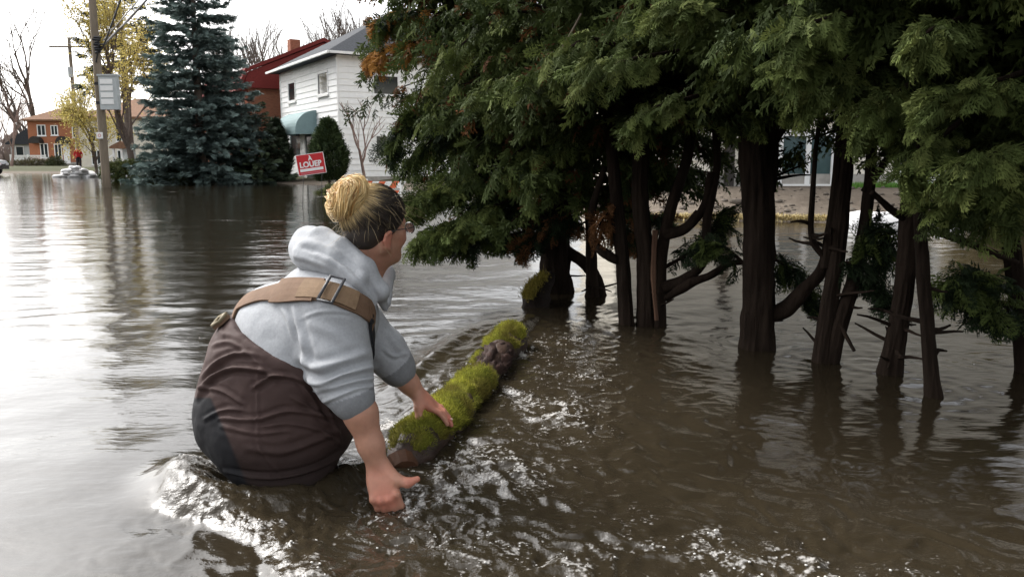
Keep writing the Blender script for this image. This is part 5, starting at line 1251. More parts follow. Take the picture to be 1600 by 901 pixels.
# right hand: knuckles at the water, fingers bent down under it, thumb out to the right
fw = np.array((0, _cp, -_sp))
Rk = P(602, 779, 2.355); pd = Rk - Rwr; pd /= np.linalg.norm(pd); lat = np.cross(pd, fw); lat /= np.linalg.norm(lat); lat = lat if lat[0] > 0 else -lat; hn = -np.cross(pd, lat); hn = hn if hn[1] < 0 else -hn
for off, dn, fl, r0 in ((.034, -.004, 1.0, .0115), (.011, .004, 1.08, .012), (-.012, .001, 1.0, .0112), (-.033, -.008, .82, .0098)):
    k0 = Rk + lat * off + pd * dn; Fb.cap(Rwr + lat * off * .45, .020, k0, .0135, .009); Fb.cap(k0 + hn * .005, .0125, k0 + hn * .005, .0123, .004)
    sp_ = lat * off * .16
    d1 = pd * .72 - hn * .62 + sp_; d2 = pd * .25 - hn * .9 + sp_; d1 /= np.linalg.norm(d1); d2 /= np.linalg.norm(d2); k1 = k0 + d1 * .044 * fl; k2 = k1 + d2 * .028 * fl; k3 = k2 + d2 * .022 * fl
    Fb.cap(k0, r0 + .0015, k1, r0, .006); Fb.cap(k1, r0 + .0005, k2, r0 - .001, .004); Fb.cap(k2, r0 - .001, k3, r0 - .0022, .004)
Fb.ell(Rwr + pd * .045 + hn * -.004, (.05, .042, .02), np.stack((pd, lat, hn)), .015)
Fb.chain([(Rwr + pd * .01 + lat * .016, .021), (P(622, 750, 2.36), .0165), (P(637, 754, 2.35), .0135), (P(652, 748, 2.35), .0098)], .012)
# left hand: laid over the log, fingers pointing right, thumb towards the viewer
Lk = P(675, 634, 2.885); ld = P(709, 657, 2.875) - Lk; ld /= np.linalg.norm(ld); lp_ = Lk - Lwr; lp_ /= np.linalg.norm(lp_); ll = np.array((-.30, .90, .20)); ll -= ld * ll.dot(ld); ll /= np.linalg.norm(ll); ln = np.cross(ld, ll); ln = ln if ln[2] > 0 else -ln
for off, dn, fl, r0 in ((-.026, .0, 1.0, .0108), (-.006, .006, 1.08, .0112), (.014, .002, 1.0, .0105), (.033, -.008, .8, .0092)):
    k0 = Lk + ll * off + lp_ * dn; Fb.cap(Lwr + ll * off * .45, .019, k0, .0135, .013)
    fan = ll * off * 1.6; d1 = ld + fan + ln * .10; d1 /= np.linalg.norm(d1); d2 = ld + fan - ln * .32; d2 /= np.linalg.norm(d2); d3 = ld + fan - ln * .6; d3 /= np.linalg.norm(d3)
    k1 = k0 + d1 * .042 * fl; k2 = k1 + d2 * .026 * fl; k3 = k2 + d3 * .02 * fl
    Fb.cap(k0, r0 + .001, k1, r0, .006); Fb.cap(k1, r0 + .0004, k2, r0 - .001, .004); Fb.cap(k2, r0 - .001, k3, r0 - .0022, .004)
Fb.ell(Lwr + lp_ * .04, (.045, .036, .018), np.stack((lp_, ll, np.cross(lp_, ll))), .014)
Fb.chain([(Lwr + lp_ * .012 - ll * .014, .019), (P(654, 638, 2.84), .0145), (P(655, 652, 2.835), .0118), (P(656, 663, 2.83), .0092)], .012)
v, f = Fb.mesh(); v = relax(v, f, 2, .4); del Fb
skin = np.array((.42, .22, .15)); col = np.tile(skin, (len(v), 1))
def tintby(c, rad, tgt, amt):
    global col
    k = amt * sstep(rad, rad * .35, np.linalg.norm(v - c, axis=1))[:, None]; col = col * (1 - k) + np.array(tgt) * k
red_ = (.52, .19, .13)
tintby(Rk, .06, red_, .75); tintby(P(648, 748, 2.35), .05, red_, .7); tintby(Rwr + pd * .04, .07, (.53, .23, .16), .6); tintby(Lk, .1, red_, .6); tintby(P(705, 657, 2.87), .04, (.5, .15, .11), .7)
for s_ in (-1, 1): tintby(hp(-.01, s_ * .085, -.03), .04, (.55, .2, .14), .7); tintby(hp(.075, s_ * .04, -.03), .045, (.55, .22, .16), .6)
tintby(hp(.105, 0, -.025), .025, (.55, .22, .16), .6); tintby(hp(.09, 0, -.067), .02, (.48, .16, .14), .8)
tintby(hp(-.03, 0, -.12), .09, (.42, .2, .14), .5)
col *= (1 + .07 * fb3(v * 45, 3, 3))[:, None] * (1 + .05 * vn3(v * 12, 8))[:, None]
skm = mat('skin', (.5, .27, .19), .5, .35, attr='tint', noise=.06, nscale=60, bump=.12, bscale=160, bdist=.002)
skm.node_tree.nodes['Principled BSDF'].inputs['Subsurface Weight'].default_value = .12; skm.node_tree.nodes['Principled BSDF'].inputs['Subsurface Radius'].default_value = (.01, .004, .002)
me = fast_mesh('body', v - base_p, f, skm, True); vcol(me, 'tint', col); body = link_me('body', me, WOMAN)
# eyes and nails
eym = mat('eye_white', (.7, .68, .65), .15, .5); irm = mat('eye_iris', (.06, .09, .1), .1, .5); nlm = mat('nail', (.62, .40, .34), .3, .5)
for s_ in (-1, 1):
    q = MB(); q.add(ico_v * .0125 + hp(.080, s_ * .031, -.002) - base_p, [tuple(t) for t in ico_f]); e_ = q.build('eye', eym, body, smooth=True)
    q = MB(); q.add(ico_v * .006 + hp(.0885, s_ * .031, -.002) - base_p, [tuple(t) for t in ico_f]); q.build('iris', irm, body, smooth=True)

for pt, dn_ in ((P(706, 656, 2.862), ld), (P(656, 662, 2.822), np.array((0, 0, -1.)))):
    q = MB(); q.add(ico_v * np.array((.0055, .0055, .0035)) + pt + np.array((0, -.006, .006)) - base_p, [tuple(t) for t in ico_f]); q.build('nail', nlm, body, smooth=True)

# ---- hoodie: torso, sleeves pushed up, ribbed cuffs
Fh = Field((-1.2, 1.95, -.05), (-.15, 3.05, .95), .005)
t0 = pel + axb * .16; t1 = pel + axb * .33; t2 = neck - axb * .12
Fh.ell(t0, (.185, .21, .19), TORSO, .06); Fh.ell(t1 - bf * .005, (.168, .205, .18), TORSO, .06); Fh.ell(t2 - bf * .02, (.14, .19, .13), TORSO, .06)
Fh.cap(t2 + bl * .1, .10, Lsh, .088, .06); Fh.cap(t2 - bl * .1, .105, Rsh, .10, .06)
RS = [(P(522, 488, 2.47), .088), (P(524, 540, 2.43), .101), (P(532, 578, 2.40), .092), (P(541, 602, 2.38), .074), (P(550, 620, 2.365), .056), (P(555, 630, 2.36), .0535)]
Fh.chain(RS, .03)
LS = [(Lsh, .09), (P(560, 510, 2.80), .088), (P(600, 548, 2.82), .075), (P(618, 570, 2.83), .059), (P(624, 578, 2.835), .055)]
Fh.chain(LS, .03)
ck = P(555, 630, 2.36)
Fh.ell(P(425, 505, 2.64), (.115, .19, .13), TORSO, .06)
v, f = Fh.mesh(); del Fh
# open the cuffs: trim past the cuff ends
cdR = (Rwr - Rel) / np.linalg.norm(Rwr - Rel); cdL = (Lwr - Lel) / np.linalg.norm(Lwr - Lel)
v = relax(v, f, 2, .5)
v = folds(v, f, [([(466, 556), (492, 574), (530, 566), (572, 552)], .012, .011), ([(474, 590), (500, 600), (540, 584), (584, 572)], .014, .009), ([(488, 612), (515, 606), (550, 596), (586, 590)], .011, .007),
                 ([(500, 630), (530, 618), (560, 606), (588, 602)], .007, .005), ([(480, 505), (520, 520), (556, 542), (584, 556)], .005, .014), ([(458, 478), (468, 510), (476, 545), (478, 580)], .010, .008), ([(470, 497), (500, 487), (540, 487), (578, 498)], .004, .005),
                 ([(440, 480), (452, 500), (462, 530)], .006, .007), ([(605, 520), (620, 540), (640, 560)], .006, .008), ([(600, 545), (615, 556), (636, 552)], .006, .006)])
n = normals(v, f); q = v * np.array((14, 14, 9)); v = v + n * (.0018 * fb3(v * 18, 4, 3) + .003 * fb3(v * 6, 14, 2))[:, None]
dR = (v - ck) @ cdR; rR = np.linalg.norm(v - ck - dR[:, None] * cdR, axis=1); cuffR = (dR > -.030) & (rR < .1) & (dR < .1)
ckL = P(624, 578, 2.835); dL = (v - ckL) @ cdL; rL = np.linalg.norm(v - ckL - dL[:, None] * cdL, axis=1); cuffL = (dL > -.028) & (rL < .09)
hcol = np.tile(np.array((.365, .375, .39)), (len(v), 1)); hcol[cuffR | cuffL] *= .58
hoodm = mat('grey_fleece', (.4, .41, .43), .95, .1, attr='tint', noise=.10, nscale=130, bump=.35, bscale=260, bdist=.003)
me = fast_mesh('hoodie', v - base_p, f, hoodm, True); vcol(me, 'tint', hcol); hood_o = link_me('hoodie', me, WOMAN)
bvh_h = BVHTree.FromPolygons(v.tolist(), f.tolist())
# hood lying in a thick fold round the neck
Fd = Field((-1.05, 2.2, .4), (-.3, 3.05, .95), .0045)
Fd.chain([(P(602, 482, 2.53), .012), (P(594, 456, 2.475), .024), (P(570, 420, 2.465), .031), (P(533, 390, 2.50), .036), (P(502, 376, 2.55), .037), (P(482, 374, 2.62), .034), (P(495, 374, 2.72), .034), (P(550, 395, 2.78), .04), (P(600, 430, 2.76), .035), (P(606, 474, 2.68), .014)], .02)
Fd.chain([(P(584, 476, 2.46), .012), (P(560, 438, 2.43), .026), (P(520, 412, 2.46), .034), (P(480, 398, 2.52), .04), (P(478, 392, 2.64), .04)], .012)
Fd.ell(P(495, 396, 2.58), (.055, .125, .055), TORSO, .05); Fd.ell(P(478, 385, 2.63), (.045, .09, .05), TORSO, .04)
v, f = Fd.mesh(); del Fd; v = relax(v, f, 2, .5)
v = folds(v, f, [([(465, 385), (500, 392), (545, 415), (590, 465)], -.010, .009), ([(470, 360), (500, 355), (545, 385), (590, 435)], .006, .012), ([(458, 400), (480, 405), (520, 420)], .005, .008)])
n = normals(v, f); v = v + n * (.0028 * fb3(v * 18, 5, 3))[:, None]
me = fast_mesh('hood', v - base_p, f, hoodm, True); vcol(me, 'tint', np.tile(np.array((.365, .375, .39)), (len(v), 1))); link_me('hood', me, hood_o)

# ---- chest waders
Fw = Field((-1.32, 1.95, -.66), (-.2, 3.05, .7), .0055)
Fw.ell(P(415, 640, 2.62), (.225, .235, .205), None, .05); Fw.ell(P(440, 655, 2.58), (.20, .22, .17), None, .05)
Fw.ell(P(420, 580, 2.62), (.195, .225, .19), TORSO, .06); Fw.ell(t0 + axb * -.02, (.20, .222, .20), TORSO, .06); Fw.ell(t1, (.182, .215, .185), TORSO, .05)
Fw.ell(P(408, 545, 2.65), (.135, .20, .16), TORSO, .06); Fw.ell(P(505, 650, 2.60), (.10, .17, .15), None, .05)
for s_ in (-1, 1):
    hip = pel + bl * s_ * .105 + np.array((.0, 0, -.06)); kn = np.array((hip[0] + .17, hip[1] + .02 * s_, -.24)); an = np.array((kn[0] - .14, kn[1], -.54))
    Fw.cap(hip, .155, kn, .105, .05); Fw.cap(kn, .105, an, .08, .04); Fw.cap(an + np.array((-.03, 0, -.04)), .06, an + np.array((.2, .07, -.05)), .055, .04)
A_, B_ = P(352, 482, 2.64), P(500, 588, 2.40); mm = B_ - A_; mm -= bl * mm.dot(bl); nn = np.cross(bl, mm); nn /= np.linalg.norm(nn); nn = nn if nn.dot(axb) > 0 else -nn
Fw.cut(A_, nn)
v, f = Fw.mesh(); del Fw; v = relax(v, f, 2, .5)
v = folds(v, f, [([(330, 540), (360, 534), (392, 556), (430, 600)], .0075, .0060), ([(312, 605), (345, 610), (380, 632)], .0070, .0055), ([(410, 560), (450, 575), (480, 610), (505, 650)], .0070, .0060), ([(345, 665), (400, 676), (455, 672)], .0060, .0060), ([(455, 620), (490, 640), (525, 672)], .0075, .0060), ([(316, 590), (338, 566), (372, 552), (420, 556), (470, 566)], 0.0115, 0.0066), ([(308, 622), (326, 594), (360, 576), (404, 578), (440, 590)], 0.0138, 0.0070), ([(395, 606), (425, 588), (468, 592), (520, 620)], 0.0149, 0.0066),
                 ([(340, 652), (400, 655), (452, 642), (528, 652)], 0.0103, 0.0062), ([(385, 700), (440, 706), (490, 690), (536, 668)], 0.0069, 0.0086), ([(402, 668), (452, 662), (500, 672), (532, 694)], 0.0069, 0.0055), ([(345, 520), (372, 526), (400, 548)], 0.0080, 0.0078),
                 ([(400, 575), (402, 640), (406, 700), (440, 742)], 0.0040, 0.0042), ([(440, 540), (466, 560), (492, 596)], 0.0069, 0.0055), ([(352, 735), (400, 744), (450, 743), (500, 728), (540, 704)], 0.0138, 0.0055), ([(372, 505), (396, 525), (412, 560)], 0.0069, 0.0055),
                 ([(318, 655), (350, 640), (380, 640)], 0.0069, 0.0055), ([(505, 625), (522, 660), (532, 690)], 0.0080, 0.0062)], sstep(-.004, -.05, (v - A_) @ nn))
n = normals(v, f); v = v + n * (.0035 * fb3(v * np.array((5, 5, 9)), 24, 3) + .002 * fb3(v * 25, 6, 2))[:, None]
px_, py_, _d = sight(v); wc = np.tile(np.array((.058, .036, .032)), (len(v), 1))
wet_shade = .70 * sstep(.24, .07, v[:, 2] + .03 * fb3(v * 7, 2, 2)) + .28 * sstep(.06, .02, v[:, 2]); wc = wc * (1 - .85 * wet_shade[:, None])
# black seat panel low at the back
pan = ((v - P(303, 700, 2.62)) @ (np.array((-.8, 0, -.35)) / .873)); patch_ = sstep(3, -3, (px_ - 330) * .92 - (py_ - 622) * .385) * sstep(619, 623, py_); wc = wc * (1 - patch_[:, None]) + np.array((.010, .010, .012)) * patch_[:, None]
wdm = mat('wader_cloth', (.06, .04, .035), .75, .2, attr='tint', noise=.12, nscale=25, bump=.2, bscale=180, bdist=.003)
me = fast_mesh('waders', v - base_p, f, wdm, True); vcol(me, 'tint', wc); wad = link_me('waders', me, WOMAN)
bvh_w = BVHTree.FromPolygons(v.tolist(), f.tolist())

# ---- straps laid over the cloth
def lay(bvh, pts, n=40):
    o = Vector((0, 0, CAMZ)); out, nr = [], []
    for x, y, d in spline(np.array(pts, float), n):
        p = Vector(P(x, y, d)); h_ = bvh.ray_cast(o, (p - o).normalized(), 5); 
        if h_[0] is None or abs((h_[0] - p).length) > .25: h_ = bvh.find_nearest(p)
        out.append(np.array(h_[0])); nr.append(np.array(h_[1]))
    out = np.array(out); nr = np.array(nr)
    for _ in range(3):
        out[1:-1] = .5 * out[1:-1] + .25 * (out[:-2] + out[2:]); nr[1:-1] = .5 * nr[1:-1] + .25 * (nr[:-2] + nr[2:])
    return out, nr / np.linalg.norm(nr, axis=1)[:, None]
def ribbon(c, nr, wd, lift, th, bvh=None, across=5):
    k = len(c); t = np.gradient(c, axis=0); t /= np.linalg.norm(t, axis=1)[:, None]; wd = np.broadcast_to(wd, (k,)); V = np.zeros((k, across, 3)); N = np.zeros((k, across, 3))
    for i in range(k):
        s_ = np.cross(nr[i], t[i]); s_ /= np.linalg.norm(s_)
        for j in range(across):
            p = c[i] + s_ * wd[i] * (j / (across - 1) - .5)
            if bvh is not None:
                h_ = bvh.find_nearest(Vector(p)); p = np.array(h_[0]) * .7 + p * .3
            V[i, j] = p; N[i, j] = nr[i]
    for _ in range(2): V[1:-1] = .5 * V[1:-1] + .25 * (V[:-2] + V[2:])
    top = (V + N * (lift + th)).reshape(-1, 3); bot = (V + N * lift).reshape(-1, 3); m_ = k * across; F_ = []
    for i in range(k - 1):
        for j in range(across - 1):
            a = i * across + j; F_ += [(a, a + 1, a + across + 1, a + across), (m_ + a + across, m_ + a + across + 1, m_ + a + 1, m_ + a)]
        for j, fl in ((0, 0), (across - 1, 1)):
            a = i * across + j; F_.append((a, a + across, m_ + a + across, m_ + a) if not fl else (a + across, a, m_ + a, m_ + a + across))
    for i in (0, k - 1):
        for j in range(across - 1): a = i * across + j; F_.append((a, a + 1, m_ + a + 1, m_ + a))
    return np.concatenate((top, bot)), F_
stm = mat('brown_webbing', (.155, .095, .06), .8, .2, .15, 40, .5, 300, bdist=.002); blk = mat('black_webbing', (.012, .012, .014), .7, .3)
sp_pts = [(352, 497, 2.6), (372, 476, 2.6), (410, 461, 2.55), (450, 455, 2.5), (490, 454, 2.47), (530, 462, 2.43), (565, 478, 2.40), (596, 502, 2.40)]
c, nr = lay(bvh_h, sp_pts, 44)
v, F_ = ribbon(c, nr, np.linspace(.062, .078, 44), .004, .006, bvh_h); strap = link('shoulder_strap', v, F_, stm, WOMAN, True)
c2, n2 = c[16:27], nr[16:27]; v, F_ = ribbon(c2, n2, .088, .009, .006, bvh_h); link('strap_pad', v, F_, stm, strap, True)
c2, n2 = c[22:36], nr[22:36]; v, F_ = ribbon(c2, n2, .066, .0125, .005, bvh_h); link('strap_webbing', v, F_, mat('tan_webbing', (.19, .125, .075), .8, .2, .15, 40, .5, 300, bdist=.002), strap, True)
i = 29; t_ = c[i + 1] - c[i - 1]; t_ /= np.linalg.norm(t_); s_ = np.cross(nr[i], t_); s_ /= np.linalg.norm(s_); o_ = c[i] + nr[i] * .022
bkm = mat('grey_buckle', (.06, .06, .065), .45, .4)
q = MB(); hw, hh2 = .022, .046; cor = [(-hw, -hh2), (hw, -hh2), (hw, hh2), (-hw, hh2), (-hw, -hh2), (hw, -hh2)]
q.tube([o_ + t_ * a + s_ * b for a, b in cor[:5]], .0048, 8); q.build('buckle', bkm, strap, True, True)
c, nr = lay(bvh_h, [(594, 496, 2.40), (597, 515, 2.42), (593, 540, 2.45), (586, 565, 2.5)], 14); v, F_ = ribbon(c, nr, .034, .004, .006); link('front_strap', v, F_, blk, WOMAN, True)
# clip on the bib at the back
hc_, hn_ = lay(bvh_w, [(356, 498, 2.62), (350, 505, 2.62), (343, 514, 2.62)], 5)
q = MB(); q.bar(hc_[0] + hn_[0] * .006, hc_[-1] + hn_[0] * .012, .05, .012, tuple(hn_[0])); q.build('bib_tab', stm, WOMAN, True)
q = MB(); m0 = hc_[2] + hn_[2] * .02; t_ = hc_[-1] - hc_[0]; t_ /= np.linalg.norm(t_); s_ = np.cross(hn_[2], t_); s_ /= np.linalg.norm(s_)
q.tube([m0 + t_ * a + s_ * b for a, b in ((-.018, -.024), (.018, -.024), (.018, .024), (-.018, .024), (-.018, -.024))], .006, 6); q.build('clip', mat('tan_clip', (.2, .165, .10), .5, .3), WOMAN, True, True)

# ---- hair: cap, combed strands and a bun
rh = np.random.default_rng(9); HR = np.array((.110, .088, .102)) * HS; Hcen = hp(-.012, 0, .03)
Fr = Field(Hcen - .22, Hcen + .22, .0045); Fr.ell(Hcen, HR * np.array((1.0, 1.0, 1.0)), HEAD, 0); Fr.ell(hp(-.055, 0, -.035), (.05, .065, .05), HEAD, .03)
Fr.cut(hp(.088, 0, .062), hf * .743 - hu * .669)
v, f = Fr.mesh(); v = relax(v, f, 3, .5)
bun_dir = np.array((-.76, .10, .52)); bun_dir /= np.linalg.norm(bun_dir)
darkh, blond = np.array((.035, .026, .021)), np.array((.78, .58, .29))
def hcol_(q, th):
    return darkh + (blond - darkh) * sstep(.2, -.2, q - th)[:, None]
loc = (v - Hcen) @ HEAD.T / HR; loc /= np.linalg.norm(loc, axis=1)[:, None]; angd = np.arccos(np.clip(loc @ bun_dir, -1, 1))
hairm = mat('hair', (.3, .2, .1), .42, .5, attr='tint'); me = fast_mesh('hair', v - base_p, f, hairm, True); vcol(me, 'tint', hcol_(angd, .90 + .17 * fb3(loc * 4.5, 90, 2)) * .9); hair = link_me('hair', me, WOMAN)
def strands(paths, rad, cols, name, parent, n=3):
    S, K, _ = paths.shape; t = np.gradient(paths, axis=1); t /= np.linalg.norm(t, axis=2)[..., None] + 1e-9; ref = rh.normal(0, 1, (S, 1, 3)); x = np.cross(t, ref); x /= np.linalg.norm(x, axis=2)[..., None] + 1e-9; y = np.cross(t, x)
    a = np.arange(n) * 2 * PI / n; rr = rad * np.concatenate((np.linspace(.6, 1, K // 2), np.linspace(1, .5, K - K // 2)))
    v = paths[:, :, None] + rr[None, :, None, None] * (np.cos(a)[None, None, :, None] * x[:, :, None] + np.sin(a)[None, None, :, None] * y[:, :, None])
    idx = np.arange(S * K * n).reshape(S, K, n); q = np.stack((idx[:, :-1], np.roll(idx, -1, 2)[:, :-1], np.roll(idx, -1, 2)[:, 1:], idx[:, 1:]), -1).reshape(-1, 4)
    me = fast_mesh(name, v.reshape(-1, 3) - base_p, q, hairm, True); vcol(me, 'tint', np.repeat(cols.reshape(-1, 3), n, 0)); o = link_me(name, me, parent); o['kind'] = 'stuff'; return o
S, K = 4600, 7
g = rh.normal(0, 1, (S * 6, 3)); g /= np.linalg.norm(g, axis=1)[:, None]; w_ = g * HR; keep = (.743 * ((w_[:, 0] - .012) - .088) - .669 * ((w_[:, 2] + .03) - .062)) < -.002; keep &= (w_[:, 2] > -.098); g = g[keep][:S]
edge = (.743 * ((g[:, 0] * HR[0] - .012) - .088) - .669 * ((g[:, 2] * HR[2] + .03) - .062))
om = np.arccos(np.clip(g @ bun_dir, -.999, .999))[:, None, None]; tt = np.linspace(0, 1, K)[None, :, None]
sl_ = (np.sin((1 - tt) * om) * g[:, None] + np.sin(tt * om) * bun_dir[None, None]) / np.sin(om)
lift = 1.0 + .018 * rh.random((len(g), 1, 1)) + .03 * np.sin(tt * PI) * rh.random((len(g), 1, 1)) ** 2.5 + .05 * tt ** 4
wv_ = np.sin(tt * PI) * (.006 * np.stack([fb3(np.broadcast_to(g[:, None] * 3.2 + tt * .6, sl_.shape), 70 + c, 2) for c in range(3)], -1) + rh.normal(0, .0012, (len(g), 1, 3)))
pth = Hcen + (sl_ * HR * lift) @ HEAD + rh.normal(0, .0012, (len(g), 1, 3)) + wv_
ad_ = np.arccos(np.clip((sl_ / np.linalg.norm(sl_, axis=2)[..., None]) @ bun_dir, -1, 1)); th = .90 + .17 * fb3(g * 4.5, 90, 2)[:, None] + rh.normal(0, .05, (len(g), 1)); cl = darkh + (blond - darkh) * sstep(.22, -.2, ad_ - th)[..., None]
cl = cl * rh.uniform(.78, 1.18, (len(g), 1, 1)); strands(pth, .00105, cl, 'hair_strands', hair)
# flyaway hairs at nape and crown
g2 = g[rh.integers(0, len(g), 220)]; o_ = Hcen + (g2 * HR) @ HEAD; dirf = (g2 @ HEAD) + rh.normal(0, .6, g2.shape) + np.array((0, 0, -.5)); k2 = np.linspace(0, 1, 7)[None, :, None]
pf_ = o_[:, None] + dirf[:, None] * k2 * rh.uniform(.01, .045, (220, 1, 1)) + np.array((0, 0, -.02)) * k2 ** 2 + rh.normal(0, .008, (220, 1, 3)) * k2 ** 2
strands(pf_, .00045, np.tile(blond * .45, (220, 7, 1)) * rh.uniform(.3, 1.1, (220, 1, 1)), 'flyaway_hair', hair, 3)
Bc = Hcen + ((bun_dir * HR) @ HEAD) * 1.0 + (bun_dir @ HEAD) * .012; bn = bun_dir @ HEAD + np.array((-.25, -.35, .25)); bn /= np.linalg.norm(bn); b1_ = np.cross(bn, (0, 0, 1)); b1_ /= np.linalg.norm(b1_); b2_ = np.cross(bn, b1_)
Ft = Field(Bc - .12, Bc + .12, .005)
for a in np.linspace(0, 2 * PI, 17)[:-1]: Ft.ell(Bc + (b1_ * math.cos(a) + b2_ * math.sin(a)) * .031, (.027, .027, .027), None, .01)
v, f = Ft.mesh(); me = fast_mesh('hair_bun', v - base_p, f, hairm, True); vcol(me, 'tint', np.tile(blond * np.array((.85, .74, .6)), (len(v), 1))); bun = link_me('hair_bun', me, hair)
S2, K2 = 1200, 11; a0 = rh.random((S2, 1)) * 2 * PI; ph = rh.random((S2, 1)) * 2 * PI; u = np.linspace(0, 1, K2)[None]; aa = a0 + u * rh.uniform(1.2, 2.6, (S2, 1)); pp = ph + u * rh.uniform(.9, 2.4, (S2, 1)) + .25 * np.sin(aa * 3); rm_ = .0280 * (1 + .09 * rh.random((S2, 1))) + .004 * np.sin(aa * 2 + ph * 0) + .003 * (rh.random((S2, 1)) ** 4) * 4
cc_ = .030; pb_ = Bc + ((cc_ + rm_ * np.cos(pp))[..., None] * (np.cos(aa)[..., None] * b1_ + np.sin(aa)[..., None] * b2_)) + (rm_ * np.sin(pp))[..., None] * bn
cb_ = np.tile(blond, (S2, K2, 1)) * rh.uniform(.68, 1.22, (S2, 1, 1)) * np.array((1, .97, .9)); lo_ = (rh.random((S2, 1, 1)) < .12); cb_ = np.where(lo_, cb_ * np.array((.62, .46, .3)), cb_); bw_ = np.stack([fb3(pb_ * 22, 60 + c, 2) for c in range(3)], -1); pb_ = pb_ + .0075 * bw_ + .0035 * np.sin(u * 6 + ph * 9)[..., None] * rh.normal(0, 1, (S2, 1, 3))
pb_ = pb_ + np.array((-.25, -.1, -.5)) * np.maximum(0, -(pb_ - Bc) @ np.array((0, 0, 1)))[..., None] * .45
strands(pb_, .0015, cb_, 'bun_strands', bun)
# ---- glasses
glm = mat('glasses_frame', (.03, .03, .035), .25, .5); lens = mat('glasses_lens', (.5, .55, .56), .05, .5); lens.node_tree.nodes['Principled BSDF'].inputs['Transmission Weight'].default_value = .9
q = MB()
for s_ in (-1, 1):
    q.tube([hp(.113, s_ * .033 + .025 * math.cos(t), -.004 + .018 * math.sin(t)) for t in np.linspace(0, 2 * PI, 17)], .0016, 5)
    q.tube(spline([hp(.112, s_ * .058, .004), hp(.07, s_ * .079, .002), hp(.02, s_ * .086, -.001), hp(-.006, s_ * .087, -.008)], 10), .0015, 5)
q.tube([hp(.113, -.009, .0), hp(.117, 0, .003), hp(.113, .009, .0)], .0015, 5); gl = q.build('glasses', glm, WOMAN, True)
for s_ in (-1, 1):
    q = MB(); q.add([hp(.1135 + dz, s_ * .033 + .024 * math.cos(t), -.004 + .017 * math.sin(t)) for dz in (0, .0015) for t in np.linspace(0, 2 * PI, 17)[:-1]], [tuple(range(16)), tuple(range(31, 15, -1))] + [(i, (i + 1) % 16, 16 + (i + 1) % 16, 16 + i) for i in range(16)]); q.build('lens', lens, gl, True)

# ================================================================ THE MOSSY LOG
LA = np.array((-.375, 2.56, -.012)); LB = np.array((.04, 4.34, .03)); base_l = np.array((*LA[:2], -.05))
LG = thing('mossy_log', 'half-sunk log with bright yellow-green moss on top that the woman is lifting', 'log', base_l)
def logpt(t): 
    return LA + (LB - LA) * t + np.array((.014 * math.sin(t * 5.5), 0, .006 * math.sin(t * 9 + 1)))
ts = np.linspace(0, 1, 70); lc = np.array([logpt(t) for t in ts]); lr = .075 + .004 * np.sin(ts * 11) + .003 * np.sin(ts * 27 + 1); lr[:5] *= (.45, .72, .88, .96, .99); lr[-5:] *= (1, .97, .9, .8, .55)
lr = lr * (1 - .16 * np.exp(-((ts - .72) / .07) ** 2))
logm = mat('rotten_bark', (.018, .011, .009), .6, .35, .4, 12, 1, 30, col2=(.065, .036, .024), stretch=(1, .25, 1), bdist=.012)
q = MB(); q.tube(lc - base_l, lr, 26, rough=.16, seed=4, fseed=9, ridge=.10); lg = q.build('trunk', logm, LG, smooth=True)
q = MB(); e = lc[0] - base_l; q.tube([e + np.array((.02, -.012, -.02)), e + np.array((.004, .03, -.005))], [.05, .066], 14, rough=.3, seed=6); q.build('broken_end', mat('wet_heartwood', (.085, .038, .02), .6, .3, .4, 25), LG)
